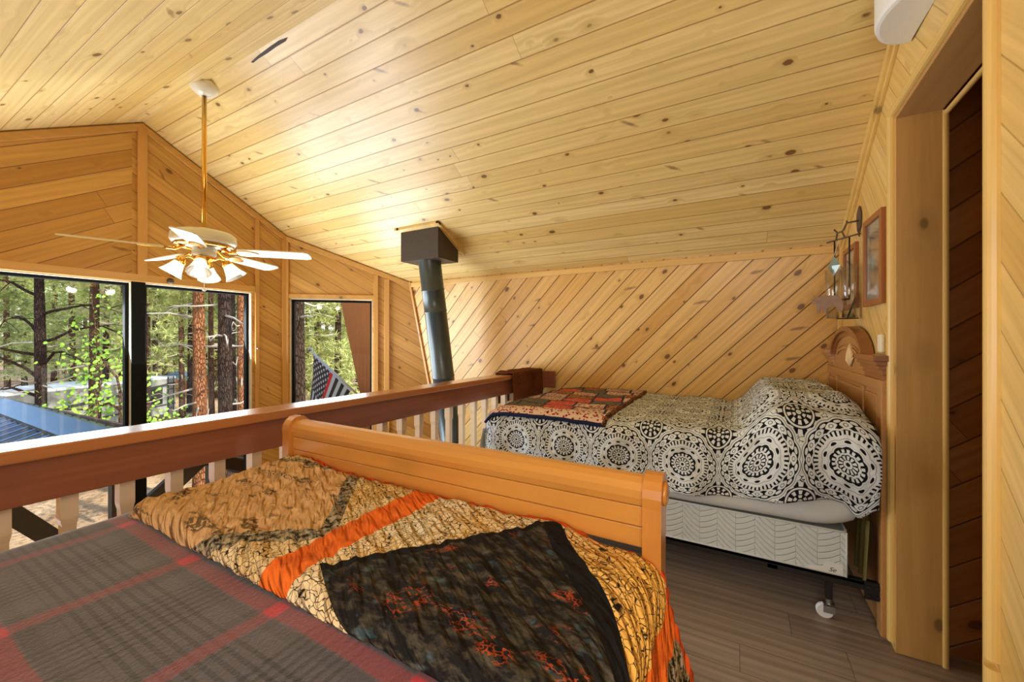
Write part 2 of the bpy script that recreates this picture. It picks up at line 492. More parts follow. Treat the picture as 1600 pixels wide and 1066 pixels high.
# big black, tan and orange quilt ---------------------------------------------------
def quilt_mat():
    M = Mat('quilt of pebble print, orange sashes and black and tan panels', rough=0.85, spec=0.2)
    uv = M.tc('UV')
    u, v, _ = M.sep(uv)
    wob = (M.noise(uv, 9.0, 2) - 0.5) * 0.012
    u1 = u + wob
    v1 = v - wob
    # pebbles
    pn = M.noise(uv, 60.0, 1)
    pn2 = M.noise(M.comb(v, u), 64.0, 1)
    pv = M.comb(u + (pn - 0.5) * 0.016, v * 1.15 + (pn2 - 0.5) * 0.016, 0.0)
    e = X(M.nt, M.vor(pv, 72.0, 'DISTANCE_TO_EDGE'))
    f1 = X(M.nt, M.vor(pv, 105.0, 'F1'))
    big = M.noise(uv, 5.0, 2)
    tone = M.mix(big.ss(0.35, 0.65), lin((222, 184, 120)), lin((232, 214, 180)))
    tone = M.mix(u.ss(0.95, 1.2), tone, lin((232, 178, 88)))
    line = 1.0 - e.ss(0.02, 0.06)
    dots = (1.0 - f1.ss(0.16, 0.24)) * M.noise(uv, 45.0, 1).gt(0.48)
    peb = M.mix(line.max(dots * 0.9), tone, lin((34, 28, 22)))
    # tan panel
    inside = (0.2744 - u1 * 0.259 - v1 * 0.238).gt(0.0) * (v1 - 0.122 - u1 * 0.77).gt(0.0) * (0.735 + u1 * 0.24 - v1).gt(0.0)
    ring = (0.2864 - u1 * 0.259 - v1 * 0.238).gt(0.0) * (v1 - 0.065 - u1 * 0.77).gt(0.0) * (0.757 + u1 * 0.24 - v1).gt(0.0)
    tn = M.noise(M.comb(u * 30, v * 60), 1.0, 3)
    tanc = M.mix(tn, lin((200, 152, 102)), lin((222, 184, 138)))
    marks = M.noise(M.comb(u * 26, v * 90, 2.0), 1.0, 4, 0.7).ss(0.60, 0.70)
    blot = M.noise(M.comb(u * 9, v * 22, 4.0), 1.0, 3).ss(0.56, 0.62) * M.noise(M.comb(u * 80, v * 120, 9.0), 1.0, 3).gt(0.46)
    tanc = M.mix(marks.max(blot * 0.9) * 0.85, tanc, lin((44, 38, 34)))
    lf = M.noise(M.comb(u * 60, v * 60, 5.0), 1.0, 5, 0.75)
    leaf = M.mix(lf.ss(0.44, 0.56), lin((34, 34, 32)), lin((176, 160, 132)))
    col = M.mix(ring, peb, leaf)
    col = M.mix(inside, col, tanc)
    # black panel
    bl = (0.457 - 0.679 * 1.207 + u1 * 1.207 - v1).gt(0.0) * (0.824 + 0.983 * 1.17 - u1 * 1.17 - v1).gt(0.0) * (v1 - 0.457 - 0.679 * 0.52 + u1 * 0.52).gt(0.0)
    bn = M.noise(M.comb(u * 22, v * 48, 1.0), 1.0, 4, 0.65)
    blue = M.noise(M.comb(u * 16, v * 34, 6.0), 1.0, 3, 0.6)
    rust = M.noise(M.comb(u * 11, v * 14, 8.0), 1.0, 2)
    rl = (M.noise(M.comb(u * 22, v * 34, 3.0), 1.0, 3, 0.7) - 0.5).abs().lt(0.018)
    bc = M.mix(bn.ss(0.46, 0.74) * 0.8, lin((24, 22, 22)), lin((104, 94, 76)))
    bc = M.mix(blue.ss(0.60, 0.72) * 0.55, bc, lin((84, 112, 120)))
    bc = M.mix(rl * rust.ss(0.54, 0.62) * 0.75, bc, lin((170, 70, 36)))
    inner = (0.457 - 0.679 * 1.207 - 0.03 + u1 * 1.207 - v1).gt(0.0) * (0.80 + 0.983 * 1.17 - u1 * 1.17 - v1 - 0.04).gt(0.0)
    bc = M.mix(1.0 - inner, bc, lin((18, 17, 19)))
    col = M.mix(bl, col, bc)
    # orange sashes and binding
    on = M.noise(M.comb(u * 40, v * 14, 0.0), 1.0, 3)
    orange = M.mix(on, lin((212, 84, 24)), lin((240, 126, 44)))
    sash = band(u1, 0.588, 0.672).max(band(u1, 1.280, 1.350))
    col = M.mix(u1.gt(1.350), col, leaf)
    col = M.mix(sash, col, orange)
    col = M.mix(v.gt(0.815), col, M.mix(on, lin((196, 66, 22)), lin((226, 98, 36))))
    M.color(col)
    q = M.noise(M.comb(u * 24 + v * 10, v * 62 + u * 36, 0.0), 1.0, 1, 0.4, 0.3)
    M.bump(q.ss(0.25, 0.7) - M.noise(uv, 260.0, 2) * 0.08, 0.85, 0.018)
    return M.m
quilt_m = quilt_mat()

# red, navy and cream patchwork ----------------------------------------------------
def patch_mat():
    M = Mat('red navy and cream patchwork print', rough=0.85, spec=0.2)
    uv = M.tc('UV')
    u, v, _ = M.sep(uv)
    # brick-like blocks with navy sashes
    vv_ = v + (u * 3.0).sin() * 0.10
    row = (vv_ / 0.15).floor()
    fv = (vv_ / 0.15).frac()
    rr = M.wnoise(M.comb(row, 4.0, 0.0))
    cu_ = u / 0.19 + rr * 3.0 + v * 0.8
    colm = cu_.floor()
    fu = cu_.frac()
    rn = M.wnoise(M.comb(row, colm, 2.0))
    sash = ((fv - 0.5).abs().gt(0.45)).max((fu - 0.5).abs().gt(0.46))
    speck = X(M.nt, M.vor(uv, 58.0, 'F1'))
    edge = X(M.nt, M.vor(uv, 48.0, 'DISTANCE_TO_EDGE'))
    n2 = M.noise(uv, 90.0, 3)
    crm = M.mix(1.0 - speck.ss(0.36, 0.44), lin((230, 206, 190)), lin((156, 30, 50)))
    org = M.mix(1.0 - edge.ss(0.05, 0.12), lin((206, 142, 92)), lin((52, 34, 40)))
    red = M.mix(n2.ss(0.4, 0.6), lin((198, 76, 72)), lin((222, 118, 104)))
    gry = M.mix(n2.ss(0.4, 0.6), lin((86, 84, 84)), lin((128, 122, 112)))
    crm2 = M.mix(1.0 - edge.ss(0.04, 0.10), lin((226, 196, 186)), lin((110, 40, 62)))
    c = M.mix(rn.gt(0.22), crm, crm2)
    c = M.mix(rn.gt(0.45), c, org)
    c = M.mix(rn.gt(0.66), c, M.mix((1.0 - speck.ss(0.2, 0.3)) * 0.5, red, lin((240, 190, 160))))
    c = M.mix(rn.gt(0.80), c, gry)
    c = M.mix((M.noise(uv, 30.0, 3).ss(0.5, 0.56)) * 0.35, c, lin((46, 42, 66)))
    c = M.mix(sash, c, M.mix(n2.ss(0.45, 0.55), lin((34, 36, 66)), lin((70, 62, 84))))
    border = v.lt(0.095)
    c = M.mix(border, c, crm)
    c = M.mix(v.lt(0.012), c, lin((30, 40, 74)))
    c = M.mix(u.gt(0.725), c, M.mix(1.0 - edge.ss(0.05, 0.15), lin((140, 92, 52)), lin((44, 30, 28))))
    M.color(c)
    M.bump(M.noise(uv, 22.0, 3), 0.5, 0.01)
    return M.m
patch = patch_mat()

def fur_mat():
    M = Mat('brown plush fur', rough=0.9, spec=0.15)
    n = M.noise(M.tc('Object'), 60.0, 4, 0.7)
    n2 = M.noise(M.tc('Object'), 7.0, 2)
    M.color(M.mix(n * n2 * 2.0, lin((52, 26, 12)), lin((128, 70, 36))))
    M.bump(n, 0.9, 0.008)
    return M.m
fur = fur_mat()

def boxspring_mat():
    M = Mat('white quilted box spring ticking', rough=0.7, spec=0.3)
    u, v, _ = M.sep(M.tc('UV'))
    col = (u / 0.075)
    ci = col.floor()
    cf = col.frac()
    par = (ci / 2.0).frac().gt(0.25)
    sgn = par * 2.0 - 1.0
    curve = v + sgn * (cf - 0.5) * 0.018 * (2.0 - par * 0.0) + (cf * PI).sin() * 0.006 + (1.0 - par) * cf * -0.03
    wv = ((curve / 0.026).frac() - 0.5).abs() * 2.0
    seam = (cf - 0.5).abs().ss(0.47, 0.5)
    h = 1.0 - wv.ss(0.72, 1.0)
    h = h - seam * 0.6
    M.color(M.mix((wv.ss(0.8, 1.0) * 0.22 + seam * 0.12).clamp(), lin((208, 216, 216)), lin((150, 158, 158))))
    M.bump(h, 0.6, 0.006)
    return M.m
boxm = boxspring_mat()

def metal_roof_mat():
    M = Mat('blue grey metal roofing', rough=0.32, metal=0.75)
    n = M.noise(M.tc('Object'), 3.0, 3)
    M.color(M.mix(n, lin((96, 122, 158)), lin((140, 158, 184))))
    return M.m
metal_roof = metal_roof_mat()

def ground_mat():
    M = Mat('forest floor of pine needles', rough=0.95, spec=0.1)
    o = M.tc('Object')
    n = M.noise(o, 0.5, 4, 0.6)
    n2 = M.noise(o, 9.0, 4, 0.7)
    c = M.mix(n.ss(0.4, 0.6), lin((196, 164, 130)), lin((150, 118, 88)))
    c = M.mix(n2.ss(0.5, 0.62) * 0.6, c, lin((72, 54, 40)))
    M.color(c)
    M.bump(n2, 0.6, 0.05)
    return M.m
ground_m = ground_mat()

def bark_mat(name, a, b, sc_=1.0):
    M = Mat(name, rough=0.95, spec=0.1)
    x, y, z = M.sep(M.tc('Object'))
    e = X(M.nt, M.vor(M.comb(x * 26, y * 26, z * 7), 1.0 * sc_, 'DISTANCE_TO_EDGE'))
    n = M.noise(M.comb(x * 14, y * 14, z * 5), 1.0, 4, 0.7)
    c = M.mix(e.ss(0.0, 0.28), tuple((p_ + q_) / 2 for p_, q_ in zip(lin(a), lin(b))), lin(a))
    c = M.mix(n.ss(0.45, 0.7) * 0.6, c, lin(b))
    M.color(c)
    M.bump(e.ss(0.0, 0.2) + n * 0.4, 0.9, 0.05)
    return M.m
bark_orange = bark_mat('orange ponderosa bark', (172, 112, 74), (66, 38, 26))
bark_dark = bark_mat('dark pine bark', (78, 60, 52), (24, 18, 18))
bark_brown = bark_mat('brown pine bark', (112, 82, 64), (38, 27, 24))

def leaf_mat(name, a, b, tl=0.35):
    m = bpy.data.materials.new(name)
    m.use_nodes = True
    nt = m.node_tree
    p = nt.nodes['Principled BSDF']
    p.inputs['Roughness'].default_value = 0.6
    g = nt.nodes.new('ShaderNodeNewGeometry')
    n = nt.nodes.new('ShaderNodeTexNoise')
    n.inputs['Scale'].default_value = 1.6
    nt.links.new(g.outputs['Position'], n.inputs['Vector'])
    r = nt.nodes.new('ShaderNodeValToRGB')
    r.color_ramp.elements[0].position = 0.35
    r.color_ramp.elements[1].position = 0.65
    r.color_ramp.elements[0].color = (*lin(a), 1)
    r.color_ramp.elements[1].color = (*lin(b), 1)
    nt.links.new(n.outputs[0], r.inputs[0])
    nt.links.new(r.outputs[0], p.inputs['Base Color'])
    t = nt.nodes.new('ShaderNodeBsdfTranslucent')
    nt.links.new(r.outputs[0], t.inputs[0])
    mx = nt.nodes.new('ShaderNodeMixShader')
    mx.inputs[0].default_value = tl
    nt.links.new(p.outputs[0], mx.inputs[1])
    nt.links.new(t.outputs[0], mx.inputs[2])
    nt.links.new(mx.outputs[0], nt.nodes['Material Output'].inputs[0])
    return m
needle_a = leaf_mat('yellow green pine needles', (150, 160, 84), (216, 218, 146))
needle_b = leaf_mat('mid green pine needles', (110, 128, 66), (184, 192, 116))
leaf_green = leaf_mat('bright green broad leaves', (112, 160, 44), (178, 214, 84), 0.45)

# ------------------------------------------------------------------ mesh helpers
class MB:
    def __init__(s):
        s.v, s.f, s.uv, s.mi = [], [], [], []
        s.smooth = False
    def face(s, pts, uvs=None, mi=0):
        i = len(s.v)
        s.v += [tuple(p) for p in pts]
        s.f.append(tuple(range(i, i + len(pts))))
        s.uv.append(uvs or [(0, 0)] * len(pts))
        s.mi.append(mi)
    def bar(s, A, B, w, t, mi=0):
        """box from A to B, spanned by the width vector w and the thickness vector t (A, B are one corner line)"""
        A, B, w, t = map(Vector, (A, B, w, t))
        p = [A, B, B + w, A + w, A + t, B + t, B + w + t, A + w + t]
        i = len(s.v)
        s.v += [tuple(q) for q in p]
        fs = [(0, 1, 2, 3), (4, 7, 6, 5), (0, 4, 5, 1), (1, 5, 6, 2), (2, 6, 7, 3), (3, 7, 4, 0)]
        if (B - A).cross(w).dot(t) > 0:
            fs = [tuple(reversed(f)) for f in fs]
        for f in fs:
            s.f.append(tuple(i + k for k in f))
            s.uv.append([(0, 0)] * 4)
            s.mi.append(mi)
    def box(s, lo, hi, mi=0):
        s.bar(lo, (hi[0], lo[1], lo[2]), (0, hi[1] - lo[1], 0), (0, 0, hi[2] - lo[2]), mi)
    def prism(s, pts, t, uvf=None, mi=0):
        """polygon pts (3D) extruded by the vector t; uvf gives board coordinates from a 3D point"""
        pts = [Vector(p) for p in pts]
        t = Vector(t)
        n = len(pts)
        nn = Vector((0, 0, 0))
        for k in range(1, n - 1):
            nn += (pts[k] - pts[0]).cross(pts[k + 1] - pts[0])
        if nn.dot(t) > 0:
            pts.reverse()
        uvf = uvf or (lambda p: (0, 0))
        s.face(pts, [uvf(p) for p in pts], mi)
        bk = [p + t for p in reversed(pts)]
        s.face(bk, [uvf(p) for p in bk], mi)
        for k in range(n):
            a, b = pts[k], pts[(k + 1) % n]
            q = [b, a, a + t, b + t]
            s.face(q, [uvf(p) for p in q], mi)
    def lathe(s, prof, origin=(0, 0, 0), axis=(0, 0, 1), seg=24, mi=0, wave=None, cap=False):
        """prof: list of (radius, height) along the axis"""
        o = Vector(origin)
        q = Vector((0, 0, 1)).rotation_difference(Vector(axis).normalized())
        i0 = len(s.v)
        for j, (r, h) in enumerate(prof):
            for k in range(seg):
                a = 2 * PI * k / seg
                rr = r * (1 + (wave(a, j) if wave else 0))
                s.v.append(tuple(o + q @ Vector((rr * math.cos(a), rr * math.sin(a), h))))
        for j in range(len(prof) - 1):
            for k in range(seg):
                k2 = (k + 1) % seg
                s.f.append((i0 + j * seg + k, i0 + j * seg + k2, i0 + (j + 1) * seg + k2, i0 + (j + 1) * seg + k))
                s.uv.append([(0, 0)] * 4)
                s.mi.append(mi)
        if cap:
            for j, rev in ((0, True), (len(prof) - 1, False)):
                idx = [i0 + j * seg + k for k in range(seg)]
                if rev:
                    idx.reverse()
                s.f.append(tuple(idx))
                s.uv.append([(0, 0)] * seg)
                s.mi.append(mi)
    def tube(s, path, r, seg=8, mi=0, cap=True):
        path = [Vector(p) for p in path]
        i0 = len(s.v)
        n = len(path)
        rad = r if isinstance(r, (list, tuple)) else [r] * n
        up = None
        for j, p in enumerate(path):
            d = (path[min(j + 1, n - 1)] - path[max(j - 1, 0)]).normalized()
            if up is None:
                up = d.orthogonal().normalized()
            up = (up - d * up.dot(d))
            up = up.normalized() if up.length > 1e-6 else d.orthogonal().normalized()
            sd = d.cross(up)
            for k in range(seg):
                a = 2 * PI * k / seg
                s.v.append(tuple(p + (up * math.cos(a) + sd * math.sin(a)) * rad[j]))
        for j in range(n - 1):
            for k in range(seg):
                k2 = (k + 1) % seg
                s.f.append((i0 + j * seg + k, i0 + j * seg + k2, i0 + (j + 1) * seg + k2, i0 + (j + 1) * seg + k))
                s.uv.append([(0, 0)] * 4)
                s.mi.append(mi)
        if cap:
            s.f.append(tuple(i0 + k for k in reversed(range(seg))))
            s.f.append(tuple(i0 + (n - 1) * seg + k for k in range(seg)))
            s.uv += [[(0, 0)] * seg] * 2
            s.mi += [mi, mi]
    def grid(s, nu, nv, fn, mi=0, wrap=False):
        """fn(i, j) -> (point, uv)"""
        i0 = len(s.v)
        U = []
        for i in range(nu):
            for j in range(nv):
                p, w = fn(i, j)
                s.v.append(tuple(p))
                U.append(w)
        for i in range(nu - 1):
            for j in range(nv - 1):
                q = (i * nv + j, (i + 1) * nv + j, (i + 1) * nv + j + 1, i * nv + j + 1)
                s.f.append(tuple(i0 + k for k in q))
                s.uv.append([U[k] for k in q])
                s.mi.append(mi)
    def build(s, name, mats, parent=None, smooth=False, bevel=0.0, loc=None, autosmooth=None):
        me = bpy.data.meshes.new(name)
        me.from_pydata(s.v, [], s.f)
        ul = me.uv_layers.new(name='UVMap')
        fl = [c for f in s.uv for w in f for c in w]
        ul.data.foreach_set('uv', fl)
        if not isinstance(mats, (list, tuple)):
            mats = [mats]
        for m in mats:
            me.materials.append(m)
        me.polygons.foreach_set('material_index', s.mi)
        me.polygons.foreach_set('use_smooth', [bool(smooth)] * len(s.f))
        me.update()
        o = bpy.data.objects.new(name, me)
        C.objects.link(o)
        if loc is not None:
            L = Vector(loc)
            me.transform(Matrix.Translation(-L))
            o.location = L
        if parent is not None:
            o.parent = parent
            w, q = Vector((0, 0, 0)), parent
            while q is not None:
                w += q.location + q.matrix_parent_inverse.translation
                q = q.parent
            o.matrix_parent_inverse = Matrix.Translation(-w)
        if bevel:
            b = o.modifiers.new('bevel', 'BEVEL')
            b.width = bevel
            b.segments = 2
            b.limit_method = 'ANGLE'
        return o

def tag(o, label, cat, group=None, kind=None):
    if label:
        o['label'] = label
    if cat:
        o['category'] = cat
    if group:
        o['group'] = group
    if kind:
        o['kind'] = kind
    return o

def empty(name, loc, label, cat, group=None):
    o = bpy.data.objects.new(name, None)
    o.location = loc
    o.empty_display_size = 0.1
    C.objects.link(o)
    return tag(o, label, cat, group)

def struct(mb, name, mat, label, bevel=0.0, parent=None):
    o = mb.build(name, mat, parent, bevel=bevel)
    if parent is None:
        o['kind'] = 'structure'
        if label:
            o['label'] = label
    return o

def nz(x, y=0.0, z=0.0):
    return noise.noise(Vector((x, y, z)))

# ------------------------------------------------------------------ room geometry
RX, RZ, SL = 1.225, 2.766, 0.55         # ridge position and roof pitch
EX, EZ = 3.05, 1.762                    # far eave
LX = 2 * RX - EX                        # left eave
LEAN = 0.12
GY = 3.78                               # gable wall
K = Vector((2.295, GY, 0))              # kink between gable and bay
E_ = Vector((3.05, 2.905, 0))           # bay meets the leaning wall
LZ = -2.3                               # lower floor
BK = -1.75                              # back end
def zc(x):
    return RZ - SL * abs(x - RX)
def fx(z):
    return EX + LEAN * (EZ - z)
def wy(x):
    return -0.56 + 0.03 * (3.05 - x)

# loft floor
m = MB()
uvfloor = lambda p: (p.y, p.x)
m.prism([(-0.95, BK, 0), (3.45, BK, 0), (3.45, 1.60, 0), (-0.95, 1.60, 0)], (0, 0, -0.2), uvfloor)
struct(m, 'floor', floor_mat, 'grey brown vinyl plank loft floor')
m = MB()
m.prism([(-1.3, 1.3, LZ), (3.8, 1.3, LZ), (3.8, 3.9, LZ), (-1.3, 3.9, LZ)], (0, 0, -0.1), uvfloor)
struct(m, 'floor', floor_mat, 'lower room floor below the loft railing')

# ceilings (boards run along the ridge)
cs = math.hypot(1, SL)
m = MB()
uvc = lambda p: (p.y, (p.x - RX) * cs + 0.02)
m.prism([(RX, BK, RZ), (EX, BK, EZ), (EX, E_.y, EZ), (K.x, K.y, zc(K.x)), (RX, GY, RZ)], (0, 0, 0.12), uvc)
struct(m, 'ceiling', pine_ceiling, 'right slope of knotty pine ceiling boards')
m = MB()
uvc2 = lambda p: (p.y + 5, (RX - p.x) * cs + 20.02)
m.prism([(RX, BK, RZ), (LX, BK, EZ), (LX, E_.y, EZ), (2 * RX - K.x, K.y, zc(K.x)), (RX, GY, RZ)], (0, 0, 0.12), uvc2)
struct(m, 'ceiling', pine_ceiling, 'left slope of knotty pine ceiling boards')
# dark pitch streak beside the ridge
def on_ceiling(px, py):
    cy, sy = math.cos(YAW), math.sin(YAW)
    rr_ = (px - 800) / 625.0
    d = Vector((cy + rr_ * sy, sy - rr_ * cy, (527 - py) / 625.0))
    t = (RZ - 1.2 + SL * RX) / (d.z + SL * d.x)
    return Vector((0, 0, 1.2)) + d * t + Vector((-SL, 0, -1)) * 0.0012
m = MB()
up_ = [(392, 97), (404, 86), (420, 74), (436, 63), (450, 58), (447, 64), (432, 73), (418, 83), (405, 91), (396, 98)]
m.face([on_ceiling(*q) for q in up_])
st_ = m.build('pitch_streak', plain('dark pitch streak in the pine', (58, 46, 44), 0.6))
st_.parent = bpy.data.objects['ceiling']
# exterior roof overhang beyond the gable
m = MB()
m.prism([(RX, GY + 0.12, RZ + 0.13), (EX + 0.25, GY + 0.12, EZ + 0.13 - 0.1), (EX + 0.25, GY + 0.5, EZ + 0.03), (RX, GY + 0.7, RZ + 0.13)], (0, 0, 0.1))
m.prism([(RX, GY + 0.12, RZ + 0.13), (LX - 0.25, GY + 0.12, EZ + 0.03), (LX - 0.25, GY + 0.5, EZ + 0.03), (RX, GY + 0.7, RZ + 0.13)], (0, 0, 0.1))
struct(m, 'roof_overhang', brown_stain, 'brown roof overhang outside the gable windows')

# leaning far wall, 45 degree boards
S2 = math.sqrt(0.5)
m = MB()
def uvfar(p):
    a = -p.y
    return ((a + p.z) * S2, (-a + p.z) * S2 + 30)
def bayY(z):
    x = fx(z)
    return E_.y + (x - EX) * (E_.y - K.y) / (EX - K.x)
m.prism([(fx(LZ), BK, LZ), (fx(LZ), bayY(LZ), LZ), (EX, E_.y, EZ), (EX, BK, EZ)], (0.11, 0, 0.0), uvfar)
struct(m, 'wall_far', pine_wall, 'leaning wall of diagonal knotty pine boards')
# left leaning wall (behind / beside camera) with same boards
m = MB()
lx = lambda z: 2 * RX - fx(z)
m.prism([(lx(LZ), BK, LZ), (lx(LZ), bayY(LZ), LZ), (LX, E_.y, EZ), (LX, BK, EZ)], (-0.11, 0, 0.0), uvfar)
struct(m, 'wall_left', pine_wall, 'leaning left wall of diagonal pine boards')
m = MB()
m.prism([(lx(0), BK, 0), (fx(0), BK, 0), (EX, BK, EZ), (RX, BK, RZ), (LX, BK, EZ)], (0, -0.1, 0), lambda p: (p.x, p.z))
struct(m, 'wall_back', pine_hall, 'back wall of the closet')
m = MB()
m.prism([(lx(LZ), 1.3, LZ), (fx(LZ), 1.3, LZ), (fx(0), 1.3, -0.2), (lx(0), 1.3, -0.2)], (0, -0.08, 0), lambda p: (p.x, p.z))
struct(m, 'wall_lower', pine_gable_shaded, 'wall under the loft edge')

# gable wall: boards follow the roof pitch on each side
GP = 0.60
gn = math.hypot(1, GP)
def uvgR(p):
    return ((p.x - GP * p.z) / gn, (p.z + GP * p.x) / gn + 50)
def uvgL(p):
    return ((p.x + GP * p.z) / gn + 9, (p.z - GP * p.x) / gn + 70)
T = (0, 0.1, 0)
W1 = (0.30, 1.172)      # left window opening
W2 = (1.238, 1.985)     # right window opening
WT = 1.600
WB = -1.0
def poly(lo, hi, zl, top=True, zt=None):
    a, b = lo, hi
    if zt is None:
        pts = [(a, GY, zl), (b, GY, zl), (b, GY, zc(b))]
        if a < RX < b:
            pts.append((RX, GY, RZ))
        pts.append((a, GY, zc(a)))
    else:
        pts = [(a, GY, zl), (b, GY, zl), (b, GY, zt), (a, GY, zt)]
    return pts
m = MB()
m.prism(poly(RX - 0.02, W2[1], WT), T, uvgR)
m.prism(poly(W2[1], K.x, LZ), T, uvgR)
m.prism(poly(W1[1], RX - 0.02, WB), T, uvgR)
m.prism(poly(RX - 0.02, W2[0], WB, zt=WT), T, uvgR)
m.prism(poly(W1[0], W2[1], LZ, zt=WB), T, uvgR)
m.prism(poly(W1[0], W1[1], WT), T, uvgL)
m.prism(poly(2 * RX - K.x, W1[0], LZ), T, uvgL)
struct(m, 'wall_gable', pine_gable_shaded, 'gable wall of diagonal pine boards above the big windows')
# left bay (mirror), unseen but closes the room
m = MB()
Lk = (2 * RX - K.x)
m.prism([(Lk, GY, LZ), (lx(LZ), bayY(LZ), LZ), (LX, E_.y, EZ), (Lk, GY, zc(Lk))], (-0.07, 0.07, 0), lambda p: (p.y, p.z))
struct(m, 'wall_bay_left', pine_gable_shaded, 'angled pine wall left of the gable')
# right bay wall with the small window
bd = (E_ - K)
bl = bd.length
bdir = bd.normalized()
bnrm = Vector((-bdir.y, bdir.x, 0))      # outward
if bnrm.y < 0:
    bnrm = -bnrm
def BP(s, z, off=0.0):
    p = K + bdir * s + bnrm * off
    return Vector((p.x, p.y, z))
def uvb(p):
    s_ = (Vector((p.x, p.y, 0)) - K).dot(bdir)
    return ((s_ - GP * p.z) / gn + 3, (p.z + GP * s_) / gn + 90)
SW = (0.035, 0.795)
SWT = 1.575
def zb(s):
    return zc((K + bdir * s).x)
m = MB()
to = bnrm * 0.09
# where the bay line meets the leaning wall lower down
sLow = (fx(LZ) - K.x) / bdir.x
m.prism([BP(0, LZ), BP(SW[0], LZ), BP(SW[0], zb(SW[0])), BP(0, zb(0))], to, uvb)
m.prism([BP(SW[0], SWT), BP(SW[1], SWT), BP(SW[1], zb(SW[1])), BP(SW[0], zb(SW[0]))], to, uvb)
m.prism([BP(SW[0], LZ), BP(SW[1], LZ), BP(SW[1], -0.9), BP(SW[0], -0.9)], to, uvb)
m.prism([BP(SW[1], LZ), BP(sLow, LZ), BP(bl, EZ), BP(SW[1], zb(SW[1]))], to, uvb)
struct(m, 'wall_bay', pine_gable_shaded, 'angled pine wall with the narrow window')

# outside wing wall (roof side carried on past the window)
m = MB()
m.prism([(fx(2.0) + 0.06, 2.75, 1.9), (fx(2.0) + 0.06, 4.10, 1.9), (fx(0) + 0.06, 3.80, 0.0), (fx(LZ) + 0.06, 3.55, LZ), (fx(LZ) + 0.06, 2.3, LZ)], (0.10, 0, 0))
struct(m, 'wall_wing', wing_mat, 'red brown plywood wing wall outside the narrow window')

# right wall with the door opening (boards at 45 degrees)
DX0, DX1, DH = 1.336, 2.05, 2.045
TW = (0, -0.125, 0)
def R(x, z):
    return (x, wy(x), z)
def uvr(p):
    return ((p.x + p.z) * S2 + 3, (-p.x + p.z) * S2 + 120)
m = MB()
m.prism([R(lx(0), 0), R(DX0, 0), R(DX0, zc(DX0)), R(RX, RZ), R(LX, EZ)], TW, uvr)
m.prism([R(DX1, 0), R(fx(0), 0), R(EX, EZ), R(DX1, zc(DX1))], TW, uvr)
m.prism([R(DX0, DH), R(DX1, DH), R(DX1, zc(DX1)), R(DX0, zc(DX0))], TW, uvr)
struct(m, 'wall_right', pine_right, 'right wall of pine boards with door opening')
# closet walls seen through the opening
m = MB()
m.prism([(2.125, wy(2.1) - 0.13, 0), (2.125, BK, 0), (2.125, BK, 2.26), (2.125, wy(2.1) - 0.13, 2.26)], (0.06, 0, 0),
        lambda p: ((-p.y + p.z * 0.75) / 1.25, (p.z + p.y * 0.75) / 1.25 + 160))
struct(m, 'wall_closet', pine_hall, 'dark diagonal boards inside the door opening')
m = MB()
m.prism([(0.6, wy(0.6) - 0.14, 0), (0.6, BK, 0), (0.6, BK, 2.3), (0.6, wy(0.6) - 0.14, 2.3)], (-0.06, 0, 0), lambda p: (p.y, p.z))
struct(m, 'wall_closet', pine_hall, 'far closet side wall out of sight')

# door lining: jamb board, header board, casings and inner stop
m = MB()
m.bar((DX1 - 0.016, wy(DX1) - 0.128, 0.002), (DX1 - 0.016, wy(DX1) - 0.128, DH), (0.0155, 0, 0), (0, 0.130, 0))
jm = MB()
o = m.build('trim_1', jamb_mat, bevel=0.002)
tag(o, 'wide knotty pine jamb board left of the opening', None, None, 'structure')
m = MB()
m.bar((DX0, wy(DX0) - 0.128, DH - 0.0005), (DX1 + 0.0, wy(DX1) - 0.128, DH - 0.0005), (0, 0, -0.016), (0, 0.130, 0))
struct(m, 'trim_2', header_mat, 'brown header board over the opening', 0.002)
def roundbar(m, A, B, d1, d2, wid, th, seg=6):
    """half-round casing strip from A to B: width wid along d1, bulging th along d2"""
    A, B, d1, d2 = Vector(A), Vector(B), Vector(d1).normalized(), Vector(d2).normalized()
    prof = []
    for k in range(seg + 1):
        a = PI * k / seg
        prof.append((wid / 2 - wid / 2 * math.cos(a), th * (0.35 + 0.65 * math.sin(a))))
    prof = [(0, 0)] + prof + [(wid, 0)]
    i0 = len(m.v)
    for P in (A, B):
        for (a, b) in prof:
            m.v.append(tuple(P + d1 * a + d2 * b))
    n = len(prof)
    for k in range(n - 1):
        m.f.append((i0 + k, i0 + k + 1, i0 + n + k + 1, i0 + n + k))
        m.uv.append([(0, 0)] * 4)
        m.mi.append(0)
    m.f.append(tuple(i0 + k for k in reversed(range(n))))
    m.f.append(tuple(i0 + n + k for k in range(n)))
    m.uv += [[(0, 0)] * n] * 2
    m.mi += [0, 0]
m = MB()
roundbar(m, (DX1 - 0.004, wy(DX1), 0.03), (DX1 - 0.004, wy(DX1), DH + 0.03), (1, 0, 0), (0, 1, 0), 0.036, 0.020)
struct(m, 'trim_3', trim_z, 'rounded casing strip left of the opening')
m = MB()
roundbar(m, (DX0 - 0.045, wy(DX0), DH - 0.004), (DX1 + 0.032, wy(DX1), DH - 0.004), (0, 0, 1), (0, 1, 0), 0.034, 0.020)
struct(m, 'trim_4', trim_x, 'rounded casing strip over the opening')
m = MB()
roundbar(m, (DX0 - 0.046, wy(DX0), 0.48), (DX0 - 0.046, wy(DX0), DH + 0.03), (1, 0, 0), (0, 1, 0), 0.030, 0.022)
roundbar(m, (DX0 - 0.046, wy(DX0), 0.0), (DX0 - 0.046, wy(DX0), 0.462), (1, 0, 0), (0, 1, 0), 0.030, 0.022)
m.box((DX0 - 0.018, wy(DX0) - 0.001, 0.0), (DX0 + 0.012, wy(DX0) + 0.008, DH + 0.02))
